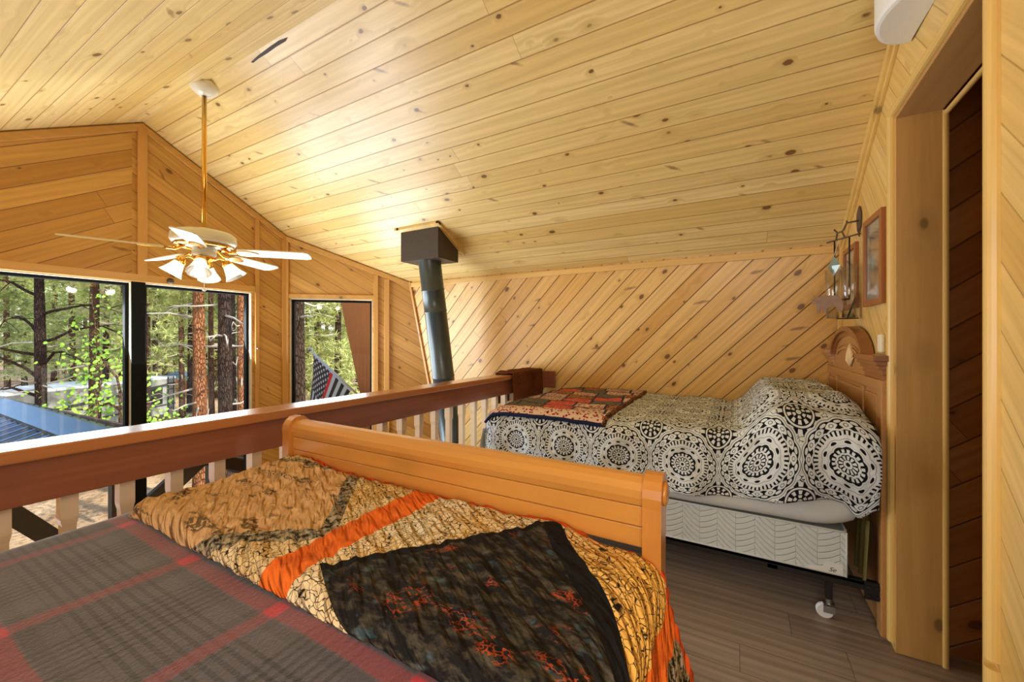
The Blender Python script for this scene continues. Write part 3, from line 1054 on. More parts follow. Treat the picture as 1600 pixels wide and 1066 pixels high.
struct(m, 'trim_5', trim_z, 'rounded casing strip right of the opening with a strike notch')
m = MB()
m.bar((DX0 + 0.0005, wy(DX0) - 0.128, 0.001), (DX0 + 0.0005, wy(DX0) - 0.128, DH - 0.02), (-0.0, 0.130, 0), (0.014, 0, 0))
struct(m, 'trim_6', trim_z, 'near jamb of the opening', 0.002)
m = MB()
roundbar(m, (DX1 - 0.012, wy(DX1) - 0.125, 0.0), (DX1 - 0.012, wy(DX1) - 0.125, DH - 0.02), (0, -1, 0), (-1, 0, 0), 0.018, 0.010)
roundbar(m, (DX0, wy(DX0) - 0.125, DH - 0.03), (DX1, wy(DX1) - 0.125, DH - 0.03), (0, -1, 0), (0, 0, -1), 0.018, 0.010)
struct(m, 'trim_7', trim_z, 'thin inner stop at the back of the jamb')
# ceiling and corner trims
def nrm(v):
    return Vector(v).normalized()
cn = nrm((-SL, 0, -1))
m = MB()
m.bar(R(EX, EZ), R(RX, RZ), (0, 0.026, 0), nrm((-SL, 0, -1)) * 0.036)
m.bar(R(EX, EZ), R(RX, RZ), (0, 0.014, 0), nrm((-SL, 0, -1)) * 0.052)
struct(m, 'trim_8', trim_x, 'sloping trim where the ceiling meets the door wall', 0.003)
m = MB()
m.bar((EX, -0.52, EZ - 0.055), (EX, E_.y, EZ - 0.055), (-0.012, 0, 0), (0, 0, 0.045))
struct(m, 'trim_9', trim_y, 'long trim along the top of the leaning wall', 0.003)
m = MB()
m.bar((EX - 0.01, wy(EX) , EZ), (fx(0) - 0.01, wy(3.2), 0), (0, 0.022, 0), (-0.02, 0, 0))
struct(m, 'trim_10', trim_z, 'corner trim behind the headboard', 0.003)
m = MB()
gt = 0.05
dn = nrm((SL, 0, -1))
m.bar((RX, GY, RZ - 0.01), (K.x, GY, zc(K.x) - 0.01), (0, -0.02, 0), (-0.006, 0, -gt))
struct(m, 'trim_11', trim_gx, 'sloping trim above the gable boards right of centre', 0.003)
m = MB()
m.bar((RX, GY, RZ - 0.01), (LX, GY, zc(LX) - 0.01), (0, -0.02, 0), (0.006, 0, -gt))
struct(m, 'trim_12', trim_gx, 'sloping trim above the gable boards left of centre', 0.003)
m = MB()
a, b = BP(0, zb(0) - 0.005), BP(bl, EZ - 0.005)
m.bar(a, b, -bnrm * 0.02, (0, 0, -gt))
struct(m, 'trim_13', trim_gx, 'sloping trim above the angled wall', 0.003)
m = MB()
m.bar((RX - 0.028, GY, WT + 0.05), (RX - 0.028, GY, RZ - 0.05), (0.056, 0, 0), (0, -0.022, 0))
struct(m, 'trim_14', trim_gz, 'centre post trim of the gable', 0.003)
m = MB()
m.bar((W1[0] - 0.05, GY, WT), (W2[1] + 0.02, GY, WT), (0, 0, 0.055), (0, -0.022, 0))
struct(m, 'trim_15', trim_gx, 'level trim over the big windows', 0.003)
def vtrim(name, s, wd, lab, z0=LZ, gable=None, mt=None):
    m = MB()
    if gable is not None:
        m.bar((gable, GY, z0), (gable, GY, zc(gable + wd) - 0.05), (wd, 0, 0), (0, -0.022, 0))
    else:
        m.bar(BP(s, z0), BP(s, zb(s + wd) - 0.05), bdir * wd, -bnrm * 0.022)
    struct(m, name, mt or trim_gz, lab, 0.003)
vtrim('trim_16', 0, 0.034, 'upright trim right of the big window', gable=W2[1] + 0.022)
vtrim('trim_17', 0, 0.040, 'upright trim at the bend of the window wall', gable=K.x - 0.042)
vtrim('trim_18', SW[1] + 0.012, 0.045, 'upright trim right of the narrow window')
vtrim('trim_19', SW[1] + 0.115, 0.05, 'second upright trim right of the narrow window')
vtrim('trim_20', 0.0, 0.030, 'upright trim left of the narrow window')
m = MB()
m.bar(BP(0.03, SWT), BP(SW[1] + 0.012, SWT), (0, 0, 0.042), -bnrm * 0.018)
struct(m, 'trim_21', trim_gx, 'level trim over the narrow window', 0.003)
m = MB()
pb = Vector((fx(LZ), bayY(LZ), LZ))
m.bar((EX, E_.y, EZ), pb, (0, -0.024, 0), (-0.02, 0.0, 0))
struct(m, 'trim_22', trim_gz, 'corner trim between the angled wall and the leaning wall', 0.003)

# windows
def window(name, lo, hi, top, bot, P, n_out, label, mull=None):
    """P(s, z, off) gives a point on the wall; opening lo..hi, bot..top"""
    m = MB()
    f = 0.028
    d = (P(hi, 0, 0) - P(lo, 0, 0)).normalized()
    A = 0.035
    m.bar(P(lo, bot, A), P(lo, top, A), d * f, n_out * 0.045)
    m.bar(P(hi - f, bot, A), P(hi - f, top, A), d * f, n_out * 0.045)
    m.bar(P(lo + f, top - f, A), P(hi - f, top - f, A), (0, 0, f), n_out * 0.045)
    m.bar(P(lo + f, bot, A), P(hi - f, bot, A), (0, 0, f), n_out * 0.045)
    o = struct(m, name, black_frame, label, 0.002)
    g = MB()
    g.bar(P(lo + f, bot + f, A + 0.02), P(hi - f, bot + f, A + 0.02), (0, 0, top - bot - 2 * f), n_out * 0.004)
    g.build('pane', window_glass, o)
    r = MB()
    t = 0.012
    r.bar(P(lo, bot, 0.0), P(lo, top, 0.0), d * t * 0.6, n_out * 0.035)
    r.bar(P(hi - t * 0.6, bot, 0.0), P(hi - t * 0.6, top, 0.0), d * t * 0.6, n_out * 0.035)
    r.bar(P(lo, top - t * 0.7, 0.0), P(hi, top - t * 0.7, 0.0), (0, 0, t * 0.7), n_out * 0.035)
    ro = r.build('reveal', reveal_mat, o)
    return o
GPf = lambda s, z, off: Vector((s, GY + off, z))
no = Vector((0, 1, 0))
window('window_1', W1[0], W1[1], WT, WB, GPf, no, 'left big window with black frame')
window('window_2', W2[0], W2[1], WT, WB, GPf, no, 'right big window with black frame')
window('window_3', SW[0], SW[1], SWT, -0.9, BP, bnrm, 'narrow window with black frame and the flag behind')
m = MB()
m.box((W1[1] - 0.006, GY - 0.012, WB), (W2[0] + 0.006, GY + 0.08, WT - 0.0))
struct(m, 'window_post', black_frame, 'black post between the two big windows', 0.002)

# ------------------------------------------------------------------ loft railing
RA = Vector((-0.60, 1.512, 0.934))
RB = Vector((3.150, 1.466, 0.912))
rd = (RB - RA)
def rail_pt(x):
    return RA + rd * ((x - RA.x) / rd.x)
rail = empty('loft_railing', (0.5, 1.55, 0), 'red brown wooden loft railing with a flat cap, in front of the windows', 'railing')
m = MB()
m.bar(RA, RB, (0, 0.13, 0), (0, 0, -0.033))
m.build('cap', cap_mat, rail, bevel=0.005)
m = MB()
m.bar(RA + Vector((0, 0.028, -0.033)), RB + Vector((0, 0.028, -0.033)), (0, 0.036, 0), (0, 0, -0.112))
m.build('face_board', rail_mat, rail, bevel=0.003)
m = MB()
m.bar(rail_pt(-0.6) + Vector((0, 0.066, -0.88)), rail_pt(3.14) + Vector((0, 0.066, -0.86)), (0, 0.05, 0), (0, 0, -0.04))
m.build('bottom_rail', rail_mat, rail, bevel=0.003)
m = MB()
m.bar((3.142 - 0.01, 1.463, 0.912), (3.135, 1.33, 0.912), (0, 0, -0.14), (-0.02, 0, 0))
m.build('wall_ledger', rail_mat, rail, bevel=0.003)
def bal(x):
    m = MB()
    p = rail_pt(x) + Vector((0, 0.068, 0))
    zt = p.z - 0.034
    w, dw = 0.034, 0.040
    n_ = 0.0035
    prof = [(0.075, 0), (0.155, 0), (0.175, n_), (zt - 0.205, n_), (zt - 0.185, 0), (zt, 0)]
    for i in range(len(prof) - 1):
        (z0, a0), (z1, a1) = prof[i], prof[i + 1]
        c0 = [(p.x + a0, p.y + a0), (p.x + w - a0, p.y + a0), (p.x + w - a0, p.y + dw - a0), (p.x + a0, p.y + dw - a0)]
        c1 = [(p.x + a1, p.y + a1), (p.x + w - a1, p.y + a1), (p.x + w - a1, p.y + dw - a1), (p.x + a1, p.y + dw - a1)]
        for k in range(4):
            k2 = (k + 1) % 4
            m.face([(*c0[k], z0), (*c0[k2], z0), (*c1[k2], z1), (*c1[k], z1)])
    m.face([(*c, zt) for c in c1])
    o = m.build('baluster', bal_mat, rail)
for x in [-0.25, -0.13, -0.01, 0.108, 0.226, 0.342, 0.459, 0.578, 0.700, 0.822, 0.945, 1.068, 1.192, 1.316] + [1.440 + 0.1335 * k for k in range(13)]:
    bal(x)

# ------------------------------------------------------------------ stove pipe
pipe = empty('stove_pipe', (2.60, 2.235, 1.82), 'leaning black stove pipe rising into a box on the ceiling', 'stove pipe')
ax0, ax1 = Vector((2.575, 2.235, 1.86)), Vector((2.575 + 0.18 * 4.0, 2.235 - 0.02, -2.14))
m = MB()
dirp = (ax1 - ax0).normalized()
pr = 0.094
L = (ax1 - ax0).length
prof = []
h = 0
for seam in (0.0, 0.27, 0.45, 1.02, 1.6, 2.2, 2.8, 3.4, L):
    if seam > 0:
        prof += [(pr, seam - 0.012), (pr + 0.004, seam - 0.008), (pr + 0.004, seam), (pr, seam + 0.003)]
    else:
        prof += [(pr, 0)]
m.lathe(prof[:-1], ax0, dirp, 40)
m.build('pipe', flue_mat, pipe, smooth=True)
m = MB()
bx0, bx1, by0, by1, bz = 2.455, 2.715, 2.04, 2.435, 1.828
pts = [(bx0, by0), (bx1, by0), (bx1, by1), (bx0, by1)]
for k in range(4):
    a, b = pts[k], pts[(k + 1) % 4]
    m.face([(*a, bz), (*b, bz), (*b, zc(b[0])), (*a, zc(a[0]))])
m.face([(*p, bz) for p in reversed(pts)])
m.build('ceiling_box', box_mat, pipe)
m = MB()
q = 0.028
m.bar((bx0 - q, by0 - q, zc(bx0 - q)), (bx1 + 0.06, by0 - q, zc(bx1 + 0.06)), (0, q, 0), (0, 0, -0.02))
m.bar((bx0 - q, by0 - q, zc(bx0 - q)), (bx0 - q, by1 + 0.05, zc(bx0 - q)), (q, 0, -q * SL), (0, 0, -0.02))
m.bar((bx0 - q, by1, zc(bx0 - q)), (bx1 + 0.06, by1, zc(bx1 + 0.06)), (0, q, 0), (0, 0, -0.02))
o = m.build('ceiling_trim', trim_x, pipe, bevel=0.002)
o['label'] = 'pale pine trim around the black box'

# ------------------------------------------------------------------ ceiling fan
FX, FY = 1.225, 2.86
fan = empty('ceiling_fan', (FX, FY, RZ), 'cream ceiling fan with five blades and a brass light kit', 'ceiling fan')
m = MB()
m.lathe([(0.0, 0.02), (0.075, 0.02), (0.078, -0.015), (0.070, -0.035), (0.045, -0.058), (0.028, -0.070), (0.0, -0.072)], (FX, FY, RZ - 0.01), (0, 0, 1), 32)
m.build('canopy', fan_white, fan, smooth=True)
m = MB()
m.tube([(FX, FY, RZ - 0.07), (FX, FY, 1.86)], 0.0125, 16)
m.build('down_rod', brass, fan, smooth=True)
MZ = 1.765
m = MB()
m.lathe([(0.0, 0.105), (0.035, 0.105), (0.045, 0.09), (0.145, 0.078), (0.165, 0.060), (0.168, 0.022), (0.155, 0.004), (0.125, -0.004), (0.10, -0.006), (0.0, -0.006)], (FX, FY, MZ), (0, 0, 1), 40)
m.build('motor_housing', fan_white, fan, smooth=True)
m = MB()
m.lathe([(0.152, 0.001), (0.150, -0.010), (0.108, -0.016), (0.106, 0.0)], (FX, FY, MZ - 0.002), (0, 0, 1), 40, wave=lambda a, j: 0.012 * math.cos(20 * a))
m.build('brass_ring', brass, fan, smooth=True)
m = MB()
m.lathe([(0.0, 0.0), (0.060, 0.0), (0.062, -0.045), (0.050, -0.055), (0.0, -0.055)], (FX, FY, MZ - 0.015), (0, 0, 1), 32)
m.build('switch_housing', fan_white, fan, smooth=True)
for k in range(5):
    a = math.radians(22.5 + 72 * k)
    ca, sa = math.cos(a), math.sin(a)
    pitch = math.radians(-12)
    def FP(r, t, zz, dz=0.0):
        # t across, pitched
        tx = t * math.cos(pitch)
        tz = t * math.sin(pitch)
        return (FX + r * ca - tx * sa, FY + r * sa + tx * ca, zz + tz)
    zbld = MZ - 0.035
    m = MB()
    outl = [(0.195, 0.043), (0.30, 0.052), (0.48, 0.056), (0.575, 0.056), (0.602, 0.040), (0.608, 0.0)]
    outl = outl + [(r, -t) for r, t in reversed(outl[:-1])]
    zz = lambda r: zbld - 0.02 * (r - 0.2)
    up = [FP(r, t, zz(r) + 0.003) for r, t in outl]
    dn_ = [FP(r, t, zz(r) - 0.003) for r, t in outl]
    m.face(up[::-1])
    m.face(dn_)
    for i in range(len(outl)):
        j = (i + 1) % len(outl)
        m.face([dn_[j], dn_[i], up[i], up[j]])
    bo = m.build('blade', fan_white, fan)
    m = MB()
    m.tube([FP(0.095, 0, MZ - 0.012), FP(0.14, 0, MZ - 0.040), FP(0.18, 0, zbld - 0.004)], 0.009, 8)
    n_ = 14
    pts = []
    for i in range(n_):
        b = 2 * PI * i / n_
        pts.append((0.235 + (0.060 + 0.010 * math.cos(3 * b)) * math.cos(b), 0.038 * math.sin(b)))
    u_ = [FP(r, t, zz(r) - 0.003) for r, t in pts]
    d_ = [FP(r, t, zz(r) - 0.009) for r, t in pts]
    m.face(u_[::-1])
    m.face(d_)
    for i in range(n_):
        j = (i + 1) % n_
        m.face([d_[j], d_[i], u_[i], u_[j]])
    m.build('blade_iron', brass, fan, smooth=False)
LKZ = 1.690
m = MB()
m.lathe([(0.0, 0.0), (0.048, 0.0), (0.055, -0.012), (0.050, -0.026), (0.030, -0.040), (0.036, -0.055), (0.022, -0.075), (0.010, -0.082), (0.0, -0.084)], (FX, FY, LKZ + 0.012), (0, 0, 1), 32)
m.build('light_kit_body', brass, fan, smooth=True)
for k, adeg in enumerate((-32, 58, 148, 238)):
    a = math.radians(adeg)
    d = Vector((math.cos(a), math.sin(a), 0))
    O = Vector((FX, FY, LKZ))
    m = MB()
    m.tube([O + d * 0.045 + Vector((0, 0, -0.012)), O + d * 0.075 + Vector((0, 0, 0.004)), O + d * 0.098 + Vector((0, 0, -0.004)), O + d * 0.108 + Vector((0, 0, -0.020))], 0.007, 8)
    hd = (d * 0.62 + Vector((0, 0, -1))).normalized()
    base = O + d * 0.104 + Vector((0, 0, -0.014))
    m.lathe([(0.0, -0.004), (0.020, -0.002), (0.026, 0.012), (0.030, 0.026), (0.028, 0.030)], base, hd, 20)
    am = m.build('lamp_arm', brass, fan, smooth=True)
    m = MB()
    m.lathe([(0.026, 0.018), (0.030, 0.035), (0.037, 0.06), (0.046, 0.085), (0.058, 0.108), (0.062, 0.114)], base, hd, 48,
            wave=lambda a_, j: 0.030 * math.cos(12 * a_) * (j / 5.0))
    m.lathe([(0.060, 0.114), (0.056, 0.108), (0.044, 0.085), (0.035, 0.06), (0.028, 0.035)], base, hd, 48,
            wave=lambda a_, j: 0.030 * math.cos(12 * a_) * (1 - j / 5.0))
    m.build('glass_shade', shade_mat, am, smooth=True)
    m = MB()
    m.lathe([(0.0, 0.0), (0.010, 0.004), (0.018, 0.02), (0.021, 0.036), (0.017, 0.05), (0.008, 0.058), (0.0, 0.06)], base + hd * 0.018, hd, 16)
    m.build('bulb', bulb_mat, am, smooth=True)
    lo = light('fan_bulb_light', 'POINT', base + hd * 0.10, 1.2, (1.0, 0.82, 0.58), None, 0.03)
m = MB()
m.tube([(FX, FY, LKZ - 0.07), (FX, FY, LKZ - 0.185)], 0.0018, 6)
m.lathe([(0, 0.012), (0.009, 0.006), (0.011, -0.002), (0.008, -0.010), (0, -0.013)], (FX, FY, LKZ - 0.195), (0, 0, 1), 12)
o = m.build('pull_chain', cream, fan, smooth=True)

# ------------------------------------------------------------------ foreground bed
bed1 = empty('sleigh_bed', (0.1, 0.75, 0), 'honey pine sleigh bed against the railing, in the foreground', 'bed')
# sleigh profile in X-Z; inner (camera) side then outer side
BX = 0.835
def sleigh_profile(top=0.915):
    pts = []
    pts += [(BX + 0.004, 0.20), (BX, 0.55), (BX - 0.002, 0.765), (BX - 0.004, 0.80), (BX - 0.003, 0.84)]
    # roll
    cx, cz, r = BX + 0.030, top - 0.036, 0.036
    for k in range(9):
        a = math.radians(185 - k * 27)
        pts.append((cx + r * math.cos(a), cz + r * math.sin(a)))
    pts += [(BX + 0.022, 0.83), (BX + 0.024, 0.765), (BX + 0.028, 0.55), (BX + 0.030, 0.20)]
    return pts
def extr(prof, y0, y1, grooves=()):
    m = MB()
    n = len(prof)
    a = [(x, y0, z) for x, z in prof]
    b = [(x, y1, z) for x, z in prof]
    for k in range(n):
        j = (k + 1) % n
        m.face([a[k], a[j], b[j], b[k]][::-1])
    m.face(a[::-1][::-1])
    m.face(b[::-1])
    return m
SY0, SY1 = 0.163, 1.335
top_prof = []
cx, cz, r = BX + 0.028, 0.880, 0.034
top_prof = [(BX, 0.858), (BX - 0.002, 0.864)]
for k in range(10):
    a = math.radians(190 - k * 26)
    top_prof.append((cx + r * math.cos(a), cz + r * math.sin(a)))
top_prof += [(BX + 0.022, 0.858)]
m = extr(top_prof, SY0, SY1)
fo = m.build('footboard_roll', sleigh_mat, bed1, smooth=False, bevel=0.0)
for p in fo.data.polygons:
    p.use_smooth = len(p.vertices) == 4
for (z0, z1, xo) in ((0.815, 0.856, 0.000), (0.772, 0.813, 0.002), (0.60, 0.770, 0.006)):
    m = MB()
    if z0 == 0.60:
        z1 = 0.690
        continue
    m.box((BX + xo, SY0, z0), (BX + xo + 0.022, SY1, z1))
    m.build('footboard_panel', sleigh_mat, bed1, bevel=0.002)
m = MB()
m.box((BX + 0.004, SY0, 0.20), (BX + 0.026, SY1, 0.72))
m.build('footboard_lower_panel', sleigh_mat, bed1, bevel=0.002)
for y0, y1 in ((SY0 - 0.036, SY0), (SY1, SY1 + 0.036)):
    prof = [(BX - 0.012, 0.0), (BX - 0.012, 0.60), (BX - 0.016, 0.80), (BX - 0.014, 0.86)]
    cx, cz, r = BX + 0.026, 0.882, 0.042
    for k in range(10):
        a = math.radians(182 - k * 24)
        prof.append((cx + r * math.cos(a), cz + r * math.sin(a)))
    prof += [(BX + 0.046, 0.82), (BX + 0.036, 0.60), (BX + 0.040, 0.0)]
    m = extr(prof, y0, y1)
    po = m.build('post', sleigh_post, bed1, bevel=0.003)
    m = MB()
    ysgn = -1 if y0 < 0.5 else 1
    yf = y0 if y0 < 0.5 else y1
    m.lathe([(0.0, 0.0), (0.024, 0.0), (0.024, 0.004), (0.018, 0.007), (0.010, 0.006), (0.0, 0.008)], (cx, yf, cz), (0, ysgn, 0), 24)
    m.build('rosette', sleigh_post, po, smooth=True)
for y in (0.165, 1.335):
    m = MB()
    m.box((-0.62, y - 0.012, 0.24), (BX, y + 0.012, 0.40))
    m.build('side_rail', sleigh_post, bed1, bevel=0.003)
m = MB()
m.box((-0.68, 0.13, 0.0), (-0.64, 1.37, 1.0))
m.build('headboard', sleigh_mat, bed1, bevel=0.004)
m = MB()
m.box((-0.62, 0.19, 0.30), (0.80, 1.31, 0.72))
o = m.build('mattress', sheet_mat, bed1, bevel=0.03)
# sheet corner of blue grey showing beside the post
m = MB()
def sk(i, j):
    x = 0.60 + 0.225 * i / 11
    t = j / 9
    y = 0.28 - 0.10 * math.sin(min(t, 0.5) * PI)
    z = 0.748 - max(0, t - 0.35) * 0.22
    return (x, y, z), (x, t)
m.grid(12, 10, sk)
shirt = plain('dark teal sheet', (44, 62, 74), 0.8)
o = m.build('dark_sheet', shirt, bed1, smooth=True)
o['label'] = 'dark teal sheet corner beside the post'

# plaid blanket
m = MB()
def bl_fn(i, j):
    x = -0.60 + 1.405 * i / 90
    s = j / 110 * 2.0 - 0.42       # arc across the bed
    # s<0 hangs on the near side, 0..1.14 flat, then hangs at the rail side
    rr = 0.05
    y0, y1 = 0.185, 1.345
    wtot = y1 - y0
    if s < 0:
        y = y0 - rr + 0.004
        z = 0.752 - rr + s
        ang = 0
    elif s < rr * PI / 2:
        a = s / rr
        y = y0 - rr * math.cos(a) * 1.0 + 0.0
        y = y0 - rr + rr * (1 - math.cos(a))
        z = 0.752 - rr + rr * math.sin(a)
    elif s < rr * PI / 2 + wtot:
        y = y0 + (s - rr * PI / 2)
        z = 0.752
    else:
        a = (s - rr * PI / 2 - wtot) / rr
        if a < PI / 2:
            y = y1 + rr * math.sin(a)
            z = 0.752 - rr + rr * math.cos(a)
        else:
            y = y1 + rr
            z = 0.752 - rr - (s - rr * PI - wtot)
    bump = 0.006 * nz(x * 3, y * 3, 1) + 0.003 * nz(x * 9, y * 9, 4)
    if y > 1.20 and z > 0.7:
        z -= 0.004 * ((y - 1.20) / 0.17) ** 2
    z += bump if z > 0.6 else 0
    z = min(z, 0.765)
    y += 0.008 * nz(x * 5, z * 3, 8) if z < 0.7 else 0
    return (x, y, z), (x, y0 + s - rr * PI / 2)
m.grid(91, 111, bl_fn)
o = m.build('plaid_blanket', plaid, smooth=True)
tag(o, 'charcoal plaid blanket with red bands covering the foreground bed', 'blanket')

# the folded quilt
def quilt_pt(u, v, lift=0.0):
    """u runs across the bed from the rail side, v from the head side towards the footboard"""
    top = 0.792
    R_ = 0.085
    flat = 1.128
    if u < flat:
        y = 1.33 - u
        z = top
        nx = (0, 0, 1)
    elif u < flat + R_ * PI / 2:
        a = (u - flat) / R_
        y = 1.33 - flat - R_ * math.sin(a)
        z = top - R_ + R_ * math.cos(a)
    else:
        e = u - flat - R_ * PI / 2
        y = 1.33 - flat - R_ - e * 0.09
        z = top - R_ - e * 0.995
    x = v
    # roll at the near fold and at the far binding
    f = 0.0
    if v < 0.435:
        a = min(1.0, (0.435 - v) / 0.055) * (PI / 2)
        x = 0.435 - 0.035 * math.sin(a)
        f = -0.034 * (1 - math.cos(a))
        if v < 0.38:
            x = 0.400 + (0.38 - v) * 0.3
            f = -0.034
    if v > 0.80:
        f = -0.012 * (v - 0.80) / 0.03
    hump = 0.020 * math.exp(-((u - 0.08) / 0.13) ** 2) * max(0, (v - 0.60) / 0.22)
    hump += 0.012 * math.exp(-((u - 0.985) / 0.07) ** 2) * max(0, (v - 0.65) / 0.18)
    if v > 0.7 and u > 0.95:
        hump -= 0.020 * min(1, (u - 0.95) / 0.18) * (v - 0.7) / 0.12
    pf = 0.0068 * nz(u * 22 + v * 8, v * 50 + u * 30, 0) + 0.008 * nz(u * 6, v * 6, 3)
    if u < flat:
        z += f + hump + pf + lift
    else:
        k = min(1, (u - flat) / (R_ * PI / 2))
        z += (f + hump + pf + lift) * (1 - k)
        y -= (pf + lift - 0.4 * f * 0) * k
    if u > 1.25:
        x += max(0, u - 1.29) * 0.36 * max(0, (v - 0.5) / 0.33)
        y -= 0.10 * max(0, u - 1.29) * max(0, (v - 0.6) / 0.23)
    return Vector((x, y, z))
m = MB()
NU, NV = 330, 130
def qf(i, j):
    u = -0.012 + 1.70 * i / (NU - 1)
    v = 0.345 + 0.490 * j / (NV - 1)
    if u < 0.03:
        p = quilt_pt(u, v)
        p.z -= (0.03 - u) / 0.042 * 0.034
        return p, (u, v)
    return quilt_pt(u, v), (u, v)
m.grid(NU, NV, qf)
qo = m.build('folded_quilt', quilt_m, smooth=True)
tag(qo, 'folded quilt with orange sashes, pebble print and black panel on the plaid blanket', 'quilt')
# printed lettering of the tan panel
fc = bpy.data.curves.new('print_text', 'FONT')
fc.body = 'MOTORCYCLES'
fc.size = 0.033
fc.extrude = 0.0
ft = bpy.data.objects.new('print_text', fc)
ft.data.materials.append(plain('printed dark ink', (30, 26, 24), 0.9))
C.objects.link(ft)
dg = bpy.context.evaluated_depsgraph_get()
tm = bpy.data.meshes.new_from_object(ft.evaluated_get(dg))
bpy.data.objects.remove(ft)
# map text plane onto the quilt: reading direction runs from the rail side to the near side
bmx = bmesh.new()
bmx.from_mesh(tm)
bmesh.ops.subdivide_edges(bmx, edges=bmx.edges[:], cuts=1)
for vv in bmx.verts:
    tx, ty = vv.co.x, vv.co.y
    u = 0.085 + tx * 0.98 + ty * 0.05
    v = 0.660 - tx * -0.10 + ty * 0.75
    vv.co = quilt_pt(u, v, 0.0095)
bmx.to_mesh(tm)
bmx.free()
to_ = bpy.data.objects.new('print_text', tm)
C.objects.link(to_)
to_.parent = qo
to_['label'] = 'dark printed lettering on the tan panel'

# ------------------------------------------------------------------ second bed
bed2 = empty('oak_bed', (2.6, 0.4, 0), 'bed with an arched oak headboard against the door wall', 'bed')
HX0, HX1 = 2.08, 3.165
HF, HB = -0.508, -0.534       # front and back of the panel
HC, HA = 2.665, 0.335         # arch centre and half width
SZ = 1.062                    # shoulder underside
def arch(x, top=1.252, base=1.10):
    t = (x - HC) / HA
    return base + (top - base) * math.sqrt(max(0, 1 - t * t))
m = MB()
pts = [(HX0, 0.02), (HX0, SZ + 0.02)]
pts += [(HC - HA, SZ + 0.02)]
for k in range(25):
    x = HC - HA * math.cos(PI * k / 24)
    pts.append((x, arch(x) - 0.03))
pts += [(HC + HA, SZ + 0.02), (HX1, SZ + 0.02), (HX1, 0.02)]
i0 = 0
m.prism([(x, HF, z) for x, z in pts], (0, HB - HF, 0))
m.build('headboard_panel', oak_y, bed2, bevel=0.002)
# arch crown with depth and two mouldings
def arcstrip(m, r0, r1, y0, y1, dz=0.0, n=32):
    """curved strip between two arch offsets"""
    rows = []
    for k in range(n + 1):
        a = PI * k / n
        c_, s_ = math.cos(a), math.sin(a)
        row = []
        for (rr, yy) in ((r0, y0), (r1, y0), (r1, y1), (r0, y1)):
            row.append((HC - (HA + rr) * c_, yy, 1.10 + (0.152 + rr) * s_ + dz))
        rows.append(row)
    for k in range(n):
        for q in range(4):
            q2 = (q + 1) % 4
            m.face([rows[k][q], rows[k][q2], rows[k + 1][q2], rows[k + 1][q]])
    m.face(rows[0])
    m.face(rows[-1][::-1])
m = MB()
arcstrip(m, -0.045, 0.0, -0.500, HB)
arcstrip(m, -0.020, 0.004, -0.488, HB)
ac = m.build('arch_crown', oak_shaded, bed2, bevel=0.002)
m = MB()
arcstrip(m, -0.115, -0.100, -0.500, HF)
arcstrip(m, -0.090, -0.085, -0.503, HF)
m.build('arch_moulding', oak_y, bed2)
for (xa, xb, sg) in ((HX0 - 0.028, HC - HA + 0.005, 1), (HC + HA - 0.005, HX1, -1)):
    m = MB()
    # stepped cornice
    for (z0, z1, d) in ((1.105, 1.128, 0.042), (1.088, 1.105, 0.032), (1.072, 1.088, 0.022), (1.050, 1.072, 0.012), (1.030, 1.050, 0.006)):
        a = xa + (0.028 - d * 0.65 if sg > 0 else 0)
        m.box((a, HB, z0), (xb, HF + d, z1))
    m.build('shoulder_cornice', oak_shaded if sg > 0 else oak_y, bed2, bevel=0.002)
# frame and panel relief
m = MB()
for (a, b, z0, z1) in ((HX0, HX0 + 0.055, 0.02, 1.03), (2.345, 2.385, 0.4, 0.984), (2.885, 2.915, 0.4, 0.984), (HX1 - 0.05, HX1, 0.02, 1.03)):
    m.box((a, HF - 0.001, z0), (b, HF + 0.011, z1))
m.box((HX0 + 0.0555, HF - 0.001, 0.985), (HX1 - 0.0505, HF + 0.0105, 1.028))
m.build('headboard_stiles', oak_y, bed2, bevel=0.003)
for (a, b) in ((HX0 + 0.07, 2.33), (2.40, 2.87), (2.93, HX1 - 0.065)):
    m = MB()
    m.box((a, HF - 0.001, 0.42), (b, HF + 0.008, 0.965))
    m.build('raised_panel', oak_y, bed2, bevel=0.007)
# carved shell ornament
m = MB()
for k in range(11):
    a = math.radians(-62 + 124 * k / 10)
    ln = 0.085 + 0.030 * math.cos(a)
    x0, z0 = HC - 0.06, 1.055
    m.tube([(x0 + 0.01 * math.sin(a), HF + 0.003, z0), (x0 + ln * 0.55 * math.sin(a), HF + 0.008, z0 + ln * 0.6 * math.cos(a)), (x0 + ln * 0.75 * math.sin(a), HF + 0.004, z0 + ln * math.cos(a))], [0.004, 0.007, 0.002], 6)
o = m.build('carved_ornament', plain('pale carved wood', (232, 202, 152), 0.5), bed2, smooth=True)
o['label'] = 'pale carved fan ornament on the headboard'
# box spring
BS0, BS1 = 2.095, 3.15
m = MB()
zb0, zb1 = 0.217, 0.400
yA, yB = -0.395, 1.37
def bsuv(p):
    return (p.y, p.z)
